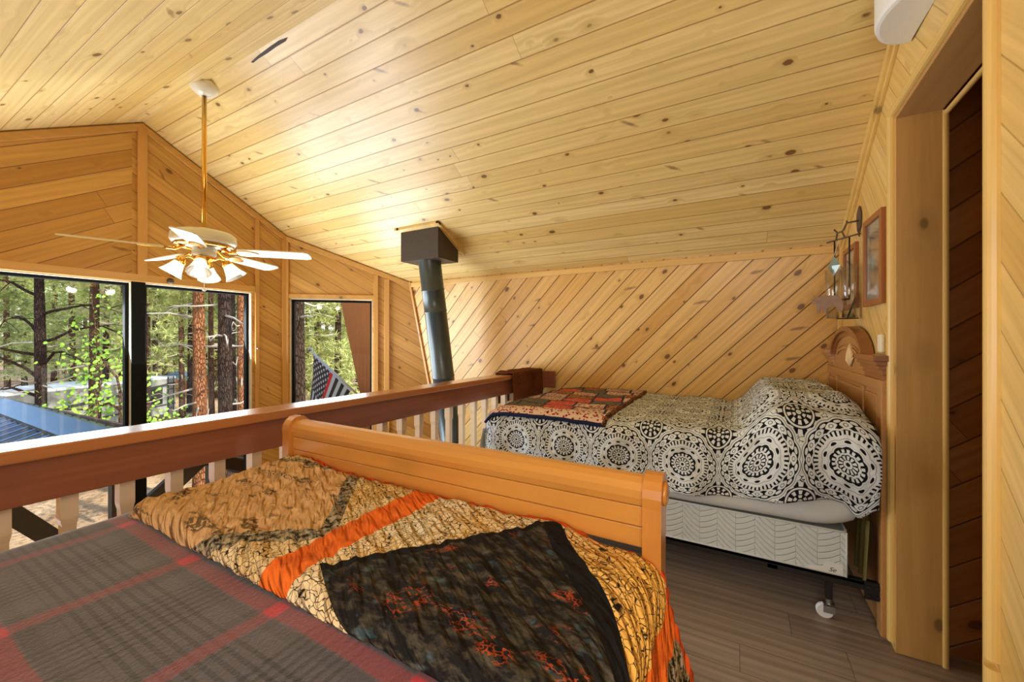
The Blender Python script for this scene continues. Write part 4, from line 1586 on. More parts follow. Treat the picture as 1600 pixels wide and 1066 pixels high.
# side facing the aisle
m.face([(BS0, yB, zb0), (BS0, yA, zb0), (BS0, yA, zb1), (BS0, yB, zb1)], [(yB, zb0), (yA, zb0), (yA, zb1), (yB, zb1)])
m.face([(BS0, yA, zb0), (BS1, yA, zb0), (BS1, yA, zb1), (BS0, yA, zb1)], [(BS0, zb0), (BS1, zb0), (BS1, zb1), (BS0, zb1)])
m.face([(BS1, yB, zb0), (BS0, yB, zb0), (BS0, yB, zb1), (BS1, yB, zb1)], [(BS1, zb0), (BS0, zb0), (BS0, zb1), (BS1, zb1)])
m.face([(BS1, yA, zb0), (BS1, yB, zb0), (BS1, yB, zb1), (BS1, yA, zb1)], [(yA, zb0), (yB, zb0), (yB, zb1), (yA, zb1)])
m.face([(BS0, yA, zb0), (BS0, yB, zb0), (BS1, yB, zb0), (BS1, yA, zb0)])
bs = m.build('box_spring', boxm, bed2)
m = MB()
m.face([(BS0, yA, zb1), (BS1, yA, zb1), (BS1, yB, zb1), (BS0, yB, zb1)])
m.build('box_spring_top', plain('grey ticking top', (150, 152, 148), 0.8, nscale=20, var=0.12), bs)
m = MB()
for z in (zb1, zb0 + 0.004):
    m.tube([(BS0, yB, z), (BS0, yA + 0.02, z), (BS0 + 0.006, yA + 0.006, z), (BS0 + 0.02, yA, z), (BS1, yA, z)], 0.0045, 8)
m.tube([(BS0, yA, zb0), (BS0, yA, zb1)], 0.003, 6)
m.build('piping', sheet_mat, bs, smooth=True)
m = MB()
lab = [(-0.383, 0.0), (-0.270, 0.0), (-0.262, 0.012), (-0.29, 0.020), (-0.315, 0.022), (-0.325, 0.038), (-0.350, 0.046), (-0.383, 0.044)]
m.prism([(BS0 - 0.003, y, zb0 + 0.004 + z) for y, z in lab], (0.002, 0, 0))
lb = m.build('maker_label', white_paint, bs)
fc = bpy.data.curves.new('label_text', 'FONT')
fc.body = 'Se'
fc.size = 0.026
fc.shear = 0.4
ft = bpy.data.objects.new('label_text', fc)
C.objects.link(ft)
dg = bpy.context.evaluated_depsgraph_get()
tm = bpy.data.meshes.new_from_object(ft.evaluated_get(dg))
bpy.data.objects.remove(ft)
tm.transform(Matrix(((0, 0, 1, BS0 - 0.0035), (-1, 0, 0, -0.335), (0, 1, 0, zb0 + 0.012), (0, 0, 0, 1))))
tm.materials.append(black_iron)
lt = bpy.data.objects.new('label_text', tm)
C.objects.link(lt)
lt.parent = lb
# mattress with sheet
m = MB()
def mat_fn(i, j):
    # rounded rectangle cross-section swept along y
    y = -0.445 + (1.335 + 0.445) * i / 60
    a = 2 * PI * j / 48
    hx, hz = (3.155 - 2.062) / 2, 0.165
    cx, cz = (3.155 + 2.062) / 2, 0.575
    pw = 0.28
    c_, s_ = math.cos(a), math.sin(a)
    ex = math.copysign(abs(c_) ** pw, c_)
    ez = math.copysign(abs(s_) ** pw, s_)
    end = min(1, (i / 60) / 0.03, (1 - i / 60) / 0.03)
    shr = 0.90 + 0.10 * math.sqrt(max(0, 1 - (1 - end) ** 2))
    z = cz + hz * ez * shr
    if ez < 0:
        z += -0.018 + 0.045 * math.exp(-((y + 0.46) / 0.10) ** 2) + 0.010 * nz(y * 3, 2)
        z = max(z, 0.403)
    return (cx + hx * ex * shr, y, z), (0, 0)
m.grid(61, 49, mat_fn)
m.build('mattress', sheet_mat, bed2, smooth=True)
# steel frame: angle rail, bracket, legs with caster
m = MB()
m.box((BS0 + 0.004, -0.50, 0.200), (BS0 + 0.034, 1.36, 0.2155))
m.box((BS0 + 0.004, -0.50, 0.180), (BS0 + 0.009, 1.36, 0.2155))
m.box((BS1 - 0.03, -0.50, 0.200), (BS1, 1.36, 0.2155))
m.box((BS0 + 0.004, -0.16, 0.180), (BS1, -0.12, 0.200))
m.box((BS0 + 0.004, 1.10, 0.180), (BS1, 1.14, 0.200))
m.build('frame_rail', black_iron, bed2, bevel=0.002)
m = MB()
m.box((BS0 - 0.008, HF, 0.135), (BS0 + 0.03, HF + 0.006, 0.222))
m.box((BS0 - 0.002, HF, 0.150), (BS0 + 0.004, -0.45, 0.220))
for (y, z) in ((-0.492, 0.20), (-0.464, 0.20), (-0.492, 0.165), (-0.464, 0.165)):
    m.lathe([(0.006, 0), (0.006, 0.005), (0, 0.006)], (BS0 - 0.002, y, z), (-1, 0, 0), 10)
m.build('headboard_bracket', black_iron, bed2)
def caster(x, y, wheel=True):
    m = MB()
    m.box((x - 0.012, y - 0.012, 0.085), (x + 0.012, y + 0.012, 0.182))
    lg = m.build('leg', black_iron, bed2, bevel=0.002)
    m = MB()
    m.tube([(x, y, 0.09), (x, y, 0.060)], 0.010, 12)
    m.box((x - 0.017, y - 0.020, 0.030), (x - 0.013, y + 0.020, 0.064))
    m.box((x + 0.013, y - 0.020, 0.030), (x + 0.017, y + 0.020, 0.064))
    m.box((x - 0.017, y - 0.020, 0.060), (x + 0.017, y + 0.020, 0.066))
    m.build('caster_fork', steel, lg)
    m = MB()
    m.lathe([(0.0, -0.011), (0.028, -0.011), (0.031, -0.006), (0.031, 0.006), (0.028, 0.011), (0.0, 0.011)], (x, y + 0.014, 0.0315), (1, 0, 0), 24)
    m.build('caster_wheel', white_rubber, lg, smooth=False)
caster(2.150, -0.345)
caster(2.150, 1.12)
caster(3.10, -0.33)
caster(3.10, 1.12)
# yellow green cloth hanging behind the box spring
m = MB()
def cl(i, j):
    x = 2.10 + 0.16 * i / 12
    z = 0.46 - 0.25 * j / 12
    return (x, -0.468 + 0.009 * math.sin(i * 1.3) + 0.012 * (j / 12), z), (0, 0)
m.grid(13, 13, cl)
o = m.build('hanging_cloth', plain('olive green cloth', (112, 104, 56), 0.9), smooth=True)
tag(o, 'narrow olive cloth hanging between box spring and headboard', 'cloth')

# comforter
def sm(a, b, x):
    t = max(0, min(1, (x - a) / (b - a)))
    return t * t * (3 - 2 * t)
def comf_top(x, y):
    """height of the comforter top surface"""
    z = 0.772
    # pillow mound
    py = sm(0.02, -0.17, y) * (1 - 0.35 * sm(-0.40, -0.50, y))
    pxm = sm(2.00, 2.30, x) * (1 - 0.25 * sm(2.95, 3.15, x))
    z += 0.175 * py * (0.42 + 0.58 * pxm)
    z += 0.010 * nz(x * 4, y * 4, 0) + 0.006 * nz(x * 10, y * 11, 2) * (1 + 1.5 * sm(0.5, 0.1, y))
    z -= 0.014 * sm(1.12, 1.33, y)
    return z
def comf(u, v):
    """u arc from the hem on the aisle side over the top, v along the bed (foot at +)"""
    y = v
    hem = 0.463 + 0.008 * nz(v * 9, 0, 3)
    if y < 0.25:
        hem += 0.030 * sm(0.25, -0.15, y) + 0.045 * sm(-0.10, -0.32, y)
        hem -= 0.055 * math.exp(-((y + 0.425) / 0.035) ** 2)
    hang = 0.34
    bulge = 0.050 * sm(0.05, -0.20, y)
    if u < hang:
        t = u / hang
        x0 = 2.035 + 0.016 * math.sin(v * 17 + 1.2) * (1 - t) + 0.022 * nz(v * 6, t * 2, 5) + 0.010 * nz(v * 15, t * 4, 9)
        zt = comf_top(2.14, y)
        ang = t * PI / 2
        zz = hem + (zt - hem) * (t ** 0.9) if t < 0.62 else None
        # side then rounded shoulder
        h1 = zt - 0.085
        if t < 0.70:
            z = hem + (h1 - hem) * t / 0.70
            x = x0 + 0.01 * t - bulge * math.sin(min(1, t / 0.70) * PI * 0.7)
        else:
            a = (t - 0.70) / 0.30 * PI / 2
            xs = x0 + 0.007 - bulge * math.sin(PI * 0.7)
            x = xs + (2.14 - xs) * (1 - math.cos(a))
            z = h1 + (zt - h1) * math.sin(a)
        return Vector((x, y, z))
    x = 2.14 + (u - hang)
    x = min(x, 3.135)
    return Vector((x, y, comf_top(x, y)))
m = MB()
NU2, NV2 = 150, 230
def cf(i, j):
    u = 1.335 * i / (NU2 - 1)
    s = 2.16 * j / (NV2 - 1)        # along the bed then down over the foot
    yfoot = 1.345
    ytop = 1.28
    v = -0.478 + s
    if v <= ytop:
        p = comf(u, v)
        # tuck towards the headboard
        return p, (u + 0.150, v + 0.08)
    e = v - ytop
    p = comf(u, ytop)
    R2 = 0.06
    if e < R2 * PI / 2:
        a = e / R2
        p.y = ytop + R2 * math.sin(a)
        drop = R2 * (1 - math.cos(a))
    else:
        p.y = ytop + R2 + 0.010 * nz(p.x * 9, e * 3, 6)
        drop = R2 + e - R2 * PI / 2
    p.z = max(p.z - drop, 0.45 + 0.02 * nz(p.x * 5, 2, 2))
    if u < 0.34:
        k = sm(0.0, 0.06, e)
        p.x += 0.02 * k
    return p, (u + 0.150, v + 0.08)
m.grid(NU2, NV2, cf)
o = m.build('comforter', mandala, smooth=True)
tag(o, 'black and white medallion comforter rumpled over a pillow mound', 'comforter')
sd = o.modifiers.new('solid', 'SOLIDIFY')
sd.thickness = 0.006
sd.offset = -1
# white pad peeking out at the foot corner
m = MB()
def pad(i, j):
    x = 2.045 + 0.25 * i / 10
    t = j / 12
    return (x + 0.004 * math.sin(j), 1.352 + 0.035 * t, 0.64 - 0.20 * t), (0, 0)
m.grid(11, 13, pad)
o = m.build('mattress_pad', plain('white pad', (226, 230, 230), 0.9), bed2, smooth=True)
# patchwork quilt on the foot of the bed
m = MB()
def pq(i, j):
    u = 0.745 * i / 60
    v = 1.10 * j / 70
    y = 1.335 - u
    x = 2.045 + v
    base_x = max(x, 2.14)
    z = comf_top(base_x, min(max(y, 0.3), 1.27)) + 0.016
    if x < 2.14:
        z -= ((2.14 - x) / 0.10) ** 2 * 0.045
        x = x - 0.01
    z += 0.004 * nz(x * 8, y * 8, 5)
    if y > 1.26:
        z -= ((y - 1.26) / 0.075) ** 2 * 0.05
    return (x, y, z), (u, v)
m.grid(61, 71, pq)
o = m.build('patchwork_quilt', patch, smooth=True)
tag(o, 'folded red, navy and cream patchwork quilt on the foot of the medallion bed', 'quilt')
sd = o.modifiers.new('solid', 'SOLIDIFY')
sd.thickness = 0.016
sd.offset = -1

# brown throw over the rail
m = MB()
ztop = rail_pt(2.8).z + 0.008
def th(i, j):
    x = 2.62 + 0.50 * i / 40
    s = j / 40 * 0.62
    w_ = 0.145
    yf = rail_pt(x).y - 0.008
    if s < 0.235:
        y = yf
        z = ztop - (0.235 - s)
    elif s < 0.235 + w_:
        y = yf + (s - 0.235)
        z = ztop
    else:
        y = yf + w_
        z = ztop - (s - 0.235 - w_)
    y -= 0.012 * abs(nz(x * 9, s * 5, 1)) if s < 0.235 else 0
    z += 0.010 * nz(x * 14, s * 8, 2) if 0.2 < s < 0.40 else 0.006 * nz(x * 10, 1)
    z = max(z, ztop - 0.24) + (0.004 if 0.2 < s < 0.4 else 0)
    x += 0.010 * nz(s * 9, 3)
    return (x, y, z), (0, 0)
m.grid(41, 41, th)
o = m.build('brown_throw', fur, smooth=True)
tag(o, 'brown plush throw draped over the far end of the railing', 'throw')
sd = o.modifiers.new('solid', 'SOLIDIFY')
sd.thickness = 0.010
sd.offset = 1

# ------------------------------------------------------------------ pictures, sconce and candle holder on the door wall
def art_mat(name, seed):
    M = Mat(name, rough=0.4)
    x, y, z = M.sep(M.tc('Object'))
    n = M.noise(M.comb(x * 14 + seed, z * 10, 0.0), 1.0, 4, 0.6)
    n2 = M.noise(M.comb(x * 26, z * 30 + seed, 0.0), 1.0, 3, 0.6)
    c = M.mix(n.ss(0.4, 0.6), lin((176, 120, 88)), lin((206, 188, 164)))
    c = M.mix(n2.ss(0.5, 0.65) * 0.7, c, lin((96, 104, 112)))
    c = M.mix(z.ss(1.56, 1.66), c, lin((84, 110, 156)))
    M.color(c)
    return M.m
def picture(x0, x1, z0, z1, label, seed):
    yb = wy((x0 + x1) / 2) + 0.001
    f = empty('framed_picture', ((x0 + x1) / 2, yb, z0), label, 'picture', 'framed pictures on the door wall')
    m = MB()
    fw, fd = 0.026, 0.020
    m.box((x0, yb, z0), (x0 + fw, yb + fd, z1))
    m.box((x1 - fw, yb, z0), (x1, yb + fd, z1))
    m.box((x0 + fw, yb, z0), (x1 - fw, yb + fd, z0 + fw))
    m.box((x0 + fw, yb, z1 - fw), (x1 - fw, yb + fd, z1))
    m.build('frame', frame_wood, f, bevel=0.002)
    m = MB()
    m.box((x0 + fw, yb + 0.002, z0 + fw), (x1 - fw, yb + 0.008, z1 - fw))
    m.build('mat_board', mat_board, f)
    m = MB()
    q = 0.045
    m.box((x0 + fw + q, yb + 0.008, z0 + fw + q), (x1 - fw - q, yb + 0.0095, z1 - fw - q))
    m.build('print', art_mat('art print %d' % seed, seed), f)
    m = MB()
    m.box((x0 + fw, yb + 0.012, z0 + fw), (x1 - fw, yb + 0.0135, z1 - fw))
    m.build('glazing', clear_glass, f)
picture(2.165, 2.435, 1.340, 1.733, 'framed print nearer the door opening, in a brown wood frame', 3)
picture(2.645, 2.915, 1.352, 1.690, 'framed print farther from the door, behind the candle holder', 9)

# half-round wall sconce
sx, sz0, sz1 = 1.70, 2.206, 2.375
sc_o = empty('wall_sconce', (sx, wy(sx), sz0), 'white half round wall sconce high above the door opening', 'wall lamp')
m = MB()
def hs(ang, rr):
    return (sx + 0.165 * rr * math.cos(ang), wy(sx) + 0.002 + 0.122 * rr * math.sin(ang))
n_ = 32
zt = lambda x: min(sz1, zc(x) - 0.02)
rows = [(0.90, sz0 + 0.0), (0.97, sz0 + 0.004), (1.0, sz0 + 0.016)]
for (r0, z0), (r1, z1) in zip(rows, rows[1:]):
    for k in range(n_):
        a, b = PI * k / n_, PI * (k + 1) / n_
        m.face([(*hs(a, r0), z0), (*hs(b, r0), z0), (*hs(b, r1), z1), (*hs(a, r1), z1)][::-1])
for k in range(n_):
    a, b = PI * k / n_, PI * (k + 1) / n_
    pa, pb = hs(a, 1.0), hs(b, 1.0)
    m.face([(*pa, sz0 + 0.016), (*pb, sz0 + 0.016), (*pb, zt(pb[0])), (*pa, zt(pa[0]))][::-1])
m.face([(*hs(PI * k / n_, 0.90), sz0) for k in range(n_ + 1)])
m.build('shade', white_paint, sc_o, smooth=True)
m = MB()
m.box((sx - 0.15, wy(sx) - 0.0, sz0 + 0.01), (sx + 0.15, wy(sx) + 0.006, sz1 - 0.05))
m.build('back_plate', white_paint, sc_o)

# small white device above the headboard shoulder
m = MB()
dx = 2.20
m.box((dx - 0.024, wy(dx), 1.135), (dx + 0.024, wy(dx) + 0.016, 1.212))
dv = m.build('white_remote', cream, bevel=0.006)
tag(dv, 'small white device standing on the wall above the headboard', 'remote')

# candle holder
ch = empty('candle_holder', (2.61, -0.53, 1.72), 'rust brown iron candle holder with a bear cutout on the door wall', 'candle holder')
m = MB()
yw = wy(2.61)
pts = []
for k in range(20):
    a = 2 * PI * k / 20
    pts.append((2.615 + (0.040 + 0.004 * math.sin(5 * a)) * math.cos(a) , 1.795 + (0.062 + 0.006 * math.sin(4 * a)) * math.sin(a)))
m.prism([(x, yw + 0.004, z) for x, z in pts], (0, 0.004, 0))
m.prism([(2.60, yw + 0.004, 1.745), (2.610, yw + 0.004, 1.745), (2.607, yw + 0.004, 1.705)], (0, 0.004, 0))
m.prism([(2.615, yw + 0.004, 1.745), (2.625, yw + 0.004, 1.745), (2.620, yw + 0.004, 1.712)], (0, 0.004, 0))
m.build('wall_plate', iron_brown, ch, bevel=0.001)
m = MB()
A0 = Vector((2.61, yw + 0.006, 1.787))
A1 = Vector((2.61, -0.492, 1.782))
m.tube([A0, A1], 0.0045, 8)
bar0, bar1 = Vector((2.549, -0.525, 1.708)), Vector((2.700, -0.432, 1.708))
bm_ = lambda t: bar0 + (bar1 - bar0) * t
m.tube([A1 + Vector((0, 0, 0.012)), A1, Vector((2.625, -0.482, 1.752)), Vector((2.63, -0.476, 1.744)), bm_(0.42)], 0.004, 8)
m.tube([Vector((2.63, -0.476, 1.744)), Vector((2.650, -0.462, 1.744)), Vector((2.672, -0.452, 1.766))], 0.004, 8)
m.tube([Vector((2.655, -0.462, 1.748)), bm_(0.72)], 0.004, 8)
m.tube([bm_(-0.05), bm_(1.05)], 0.0042, 8)
m.build('antler_arm', iron_brown, ch, smooth=True)
m = MB()
r1a, r2a = bm_(0.28), bm_(0.78)
m.tube([r1a, r1a + Vector((0, 0, -0.315))], 0.0036, 8)
m.tube([r2a, r2a + Vector((0, 0, -0.315))], 0.0036, 8)
m.tube([r1a + Vector((0, 0, -0.315)), r2a + Vector((0, 0, -0.315))], 0.005, 8)
m.lathe([(0.0, 0), (0.045, 0), (0.045, 0.004), (0, 0.004)], bm_(0.35) + Vector((0, 0, -0.415)), (0, 0, 1), 24)
m.tube([bm_(0.35) + Vector((0, 0, -0.415)), bm_(0.35) + Vector((-0.01, -0.03, -0.31))], 0.004, 8)
m.build('hanger_frame', black_iron, ch, smooth=True)
for (tt, zt_, zb_, nm) in ((0.30, 1.560, 1.300, 1), (0.85, 1.555, 1.300, 2)):
    c_ = bm_(tt)
    m = MB()
    hh = zt_ - zb_
    m.lathe([(0.0, 0.004), (0.026, 0.003), (0.027, 0.0), (0.029, hh * 0.5), (0.033, hh), (0.031, hh), (0.026, hh * 0.5), (0.024, 0.008), (0.0, 0.008)], (c_.x, c_.y, zb_), (0, 0, 1), 28)
    m.build('glass_tube', clear_glass, ch, smooth=True)
# hanging glass diamond
m = MB()
dc = bm_(0.62) + Vector((0.01, 0.02, -0.135))
dd = (bar1 - bar0).normalized()
k_ = 0.040
P4 = [dc + Vector((0, 0, 0.052)), dc + dd * k_, dc + Vector((0, 0, -0.052)), dc - dd * k_]
nn = Vector((-dd.y, dd.x, 0)) * 0.012
m.face(P4)
for s in (1, -1):
    ctr = dc + nn * s
    for a in range(4):
        m.face([P4[a], P4[(a + 1) % 4], ctr])
m.build('glass_diamond', plain('green grey glass facets', (120, 146, 134), 0.12, nscale=20, var=0.4, coat=0.5), ch)
m = MB()
m.tube([dc + Vector((0, 0, 0.052)), bm_(0.62)], 0.0012, 6)
m.build('cord', cream, ch)
# bear silhouette
bear = [(-0.075, 0.010), (-0.070, 0.026), (-0.055, 0.036), (-0.040, 0.040), (-0.030, 0.045), (-0.010, 0.043), (0.015, 0.044), (0.040, 0.038), (0.058, 0.022), (0.066, 0.000),
        (0.068, -0.025), (0.060, -0.045), (0.045, -0.045), (0.042, -0.028), (0.030, -0.016), (0.010, -0.016), (-0.002, -0.022), (-0.006, -0.046), (-0.022, -0.046), (-0.024, -0.030), (-0.034, -0.022), (-0.036, -0.044), (-0.050, -0.046),
        (-0.052, -0.018), (-0.058, 0.002), (-0.068, 0.002)]
bc_ = Vector((2.60, -0.415, 1.372))
bdv = Vector((0.55, 0.83, 0)).normalized() * -1
m = MB()
m.prism([bc_ + bdv * (x * 1.0) + Vector((0, 0, z)) for x, z in bear], Vector((bdv.y, -bdv.x, 0)) * 0.003)
m.build('bear_cutout', bear_mat, ch)

# dark hook above the window and knob on the trim
m = MB()
m.lathe([(0, 0), (0.022, 0), (0.022, 0.008), (0.012, 0.016), (0, 0.018)], (1.385, GY - 0.022, WT + 0.028), (0, -1, 0), 20)
o = m.build('blind_bracket', plain('dark bronze', (70, 54, 38), 0.4), smooth=True)
tag(o, 'small dark round bracket on the trim over the right big window', 'bracket')
m = MB()
m.lathe([(0, 0), (0.010, 0), (0.010, 0.004), (0.006, 0.012), (0, 0.014)], (2.022, GY - 0.022, 1.10), (0, -1, 0), 16)
o = m.build('trim_hook', steel, smooth=True)
tag(o, 'small metal knob on the upright trim beside the big window', 'hook')

# ------------------------------------------------------------------ outdoors
GZ = -2.9
def rayp(px, py, fwd):
    c_, s_ = math.cos(YAW), math.sin(YAW)
    r = (px - 800) / 625.0 * fwd
    return Vector((fwd * c_ + r * s_, fwd * s_ - r * c_, 1.2 + (527 - py) / 625.0 * fwd))
m = MB()
def gf(i, j):
    x = -60 + 140 * i / 80
    y = 3.6 + 110 * j / 80
    return (x, y, GZ + 0.15 * nz(x * 0.15, y * 0.15) + 0.05 * nz(x, y)), (x, y)
m.grid(81, 81, gf)
o = m.build('ground', ground_m, smooth=True)
o['kind'] = 'structure'
# porch roof with metal sheets
pr_ = empty('porch_roof', (1.17, 5.4, 0.5), 'blue grey ribbed metal porch roof seen through the left window', 'roof')
PXc, PZ, PY0, PY1, PS = 1.10, 0.50, GY + 0.14, 6.9, 0.33
def pz(x):
    return PZ - (PS if x < PXc else 0.47) * abs(x - PXc)
m = MB()
nrib = 16
for side, name in ((-1, 'l'), (1, 'r')):
    ys = []
    y = PY0
    prof = []
    stp = 0.19
    while y < PY1:
        prof += [(y, 0), (y + stp - 0.05, 0), (y + stp - 0.038, 0.022), (y + stp - 0.012, 0.022)]
        y += stp
    prof.append((y, 0))
    x1 = PXc + side * 2.1
    for (ya, ha), (yb, hb) in zip(prof, prof[1:]):
        q = [(PXc, ya, pz(PXc) + ha), (x1, ya, pz(x1) + ha), (x1, yb, pz(x1) + hb), (PXc, yb, pz(PXc) + hb)]
        m.face(q if side < 0 else q[::-1], mi=0 if side < 0 else 1)
o = m.build('ribbed_sheets', [metal_roof, plain('weathered brown metal', (112, 94, 88), 0.6, nscale=5, var=0.3)], pr_)
so = o.modifiers.new('solid', 'SOLIDIFY')
so.thickness = 0.01
m = MB()
for side in (-1, 1):
    x1 = PXc + side * 0.17
    m.prism([(PXc, PY0, PZ + 0.035), (x1, PY0, pz(x1) + 0.034), (x1, PY1 + 0.02, pz(x1) + 0.034), (PXc, PY1 + 0.02, PZ + 0.035)], (0, 0, 0.004))
    m.bar((x1, PY0, pz(x1) + 0.020), (x1, PY1, pz(x1) + 0.020), (side * 0.012, 0, 0), (0, 0, 0.018), 1)
cp = m.build('ridge_cap', [metal_roof, black_iron], pr_)
for k in range(14):
    for side in (-1, 1):
        m = MB()
        m.lathe([(0.008, 0), (0.008, 0.006), (0, 0.008)], (PXc + side * 0.11, PY0 + 0.1 + k * 0.2, pz(PXc + 0.11) + 0.038), (0, 0, 1), 8)
        m.build('screw', black_iron, cp)
m = MB()
for (y, zz0) in ((PY1 - 0.1, 0), (5.4, 0)):
    for side in (-1, 1):
        m.bar((PXc, y, PZ - 0.06), (PXc + side * 2.0, y, pz(PXc + 2.0) - 0.06), (0, 0.06, 0), (0, 0, -0.16))
m.bar((PXc - 2.0, PY0, pz(PXc + 2.0) - 0.10), (PXc - 2.0, PY1, pz(PXc + 2.0) - 0.10), (0.08, 0, 0), (0, 0, -0.18))
m.bar((PXc + 2.0, PY0, pz(PXc + 2.0) - 0.10), (PXc + 2.0, PY1, pz(PXc + 2.0) - 0.10), (-0.08, 0, 0), (0, 0, -0.18))
m.build('rafter_beam', brown_stain, pr_)
for x in (PXc - 1.95, PXc + 0.80, PXc + 1.85):
    m = MB()
    m.box((x, PY1 - 0.16, GZ - 0.05), (x + (0.20 if 0 < x - PXc < 1 else 0.13), PY1 - 0.03, pz(x) - 0.2))
    m.build('post', brown_stain, pr_)
for (a, b) in (((PXc - 0.1, -0.38), (PXc + 0.8, -1.60)), ((PXc + 0.98, -1.05), (PXc + 1.9, -0.30))):
    m = MB()
    m.bar((a[0], PY1 - 0.14, a[1]), (b[0], PY1 - 0.14, b[1]), (0, 0.08, 0), (0, 0, -0.30))
    m.build('brace', brown_stain, pr_)
m = MB()
m.box((PXc - 2.0, PY0, GZ + 0.35), (PXc + 2.0, 6.0, GZ + 0.42))
m.build('deck', brown_stain, pr_)

# flag on its pole
fl = empty('porch_flag', (3.14, 3.81, 0.55), 'black and white striped flag with one red stripe on a white pole', 'flag')
p0 = rayp(486, 548, 4.75)
p1 = rayp(560, 618, 4.55)
m = MB()
m.tube([p0, p1 + (p1 - p0) * 0.1], 0.010, 10)
m.build('pole', plain('white flag pole', (206, 210, 212), 0.3), fl, smooth=True)
m = MB()
m.lathe([(0, -0.024), (0.017, -0.017), (0.024, 0), (0.017, 0.017), (0, 0.024)], p0 + (p0 - p1).normalized() * 0.02, (0, 0, 1), 16)
m.build('finial', steel, fl, smooth=True)
def flag_mat():
    M = Mat('striped flag cloth', rough=0.8)
    u, v, _ = M.sep(M.tc('UV'))      # u along the fly, v along the hoist
    st = (v * 13.0).floor()
    par = (st / 2.0).frac().gt(0.25)
    c = M.mix(par, lin((28, 28, 36)), lin((206, 208, 212)))
    c = M.mix(band(v, 6.0 / 13, 7.0 / 13), c, lin((214, 36, 44)))
    can = v.lt(6.0 / 13) * u.lt(0.42)
    # stars, staggered
    cu_, cv_ = u / 0.42 * 11.0, v / (6.0 / 13) * 9.0
    iu, iv = (cu_ - 0.5).floor(), (cv_ - 0.5).floor()
    au = (cu_ / 2.0).frac() - 0.5
    av = (cv_ / 2.0).frac() - 0.5
    bu = ((cu_ + 1.0) / 2.0).frac() - 0.5
    bv = ((cv_ + 1.0) / 2.0).frac() - 0.5
    def star(x, y):
        r = (x * x + y * y).sqrt()
        t = y.atan2(x)
        return r.lt(((t * 5.0).cos() * 0.075) + 0.17)
    s_ = star(au, av).max(star(bu, bv))
    c2 = M.mix(s_, lin((26, 28, 44)), lin((222, 222, 226)))
    c = M.mix(can, c, c2)
    c = M.mix(u.lt(0.03), c, lin((206, 210, 216)))
    M.color(c)
    return M.m
m = MB()
h0 = p0 + (p1 - p0) * 0.06
h1 = p0 + (p1 - p0) * 0.86
fdir = Vector((-0.40, -0.10, -1.0)).normalized()
def ff(i, j):
    u, v = i / 30, j / 24
    p = h0 + (h1 - h0) * v + fdir * 0.98 * u
    cdir = Vector((math.cos(YAW), math.sin(YAW), 0))
    p = p + cdir * (0.035 * math.sin(u * 7 + v * 5) * u) + Vector((0, 0, 0.0))
    # the tip side falls straighter than the base side
    p = p + Vector((math.sin(YAW), -math.cos(YAW), 0)) * (0.22 * u * (1 - v)) - Vector((math.sin(YAW), -math.cos(YAW), 0)) * (0.28 * u * v)
    return p, (u, v)
m.grid(31, 25, ff)
m.build('flag_cloth', flag_mat(), fl, smooth=True)

# trees -------------------------------------------------------------------------------
def trunk_mesh(name, mat, r, h, lean=0.0, stubs=0, seed=0, dead=True, branches=None):
    rnd = random.Random(seed)
    m = MB()
    n = 14
    path, rad = [], []
    ph = rnd.random() * 6
    for k in range(n):
        t = k / (n - 1)
        path.append((lean * t * h + 0.04 * math.sin(3 * t + ph), 0.04 * math.cos(2.4 * t + ph), t * h))
        rad.append(r * (1.15 if k == 0 else 1.0) * (1 - 0.45 * t) * (1 + 0.06 * rnd.uniform(-1, 1)))
    m.tube(path, rad, 14)
    for b in range(stubs):
        t = rnd.uniform(0.12, 0.75)
        a = rnd.uniform(0, 2 * PI)
        L_ = rnd.uniform(0.3, 1.3)
        z = t * h
        x0 = lean * t * h
        d = Vector((math.cos(a), math.sin(a), rnd.uniform(-0.3, 0.3)))
        p = Vector((x0, 0, z))
        m.tube([p, p + d * (r + L_ * 0.4), p + d * (r + L_ * 0.8) + Vector((0, 0, rnd.uniform(-0.2, 0.15))), p + d * (r + L_)], [0.028, 0.020, 0.012, 0.004], 5, mi=1)
    for (zz_, a, L_, rise) in (branches or []):
        p = Vector((lean * zz_, 0, zz_))
        d = Vector((math.cos(a), math.sin(a), 0))
        pts, rr = [], []
        for k in range(7):
            t = k / 6
            pts.append(p + d * (L_ * t) + Vector((0, 0, rise * math.sin(t * PI * 0.9) * L_ + 0.06 * rnd.uniform(-1, 1))))
            rr.append(0.045 * (1 - 0.85 * t))
        m.tube(pts, rr, 6)
        for q in range(4):
            k = rnd.randint(2, 5)
            e = pts[k] + Vector((rnd.uniform(-1, 1), rnd.uniform(-1, 1), rnd.uniform(-0.7, 0.4))) * 0.7
            m.tube([pts[k], (pts[k] + e) / 2 + Vector((0, 0, 0.05)), e], [0.015, 0.010, 0.004], 5)
    return m
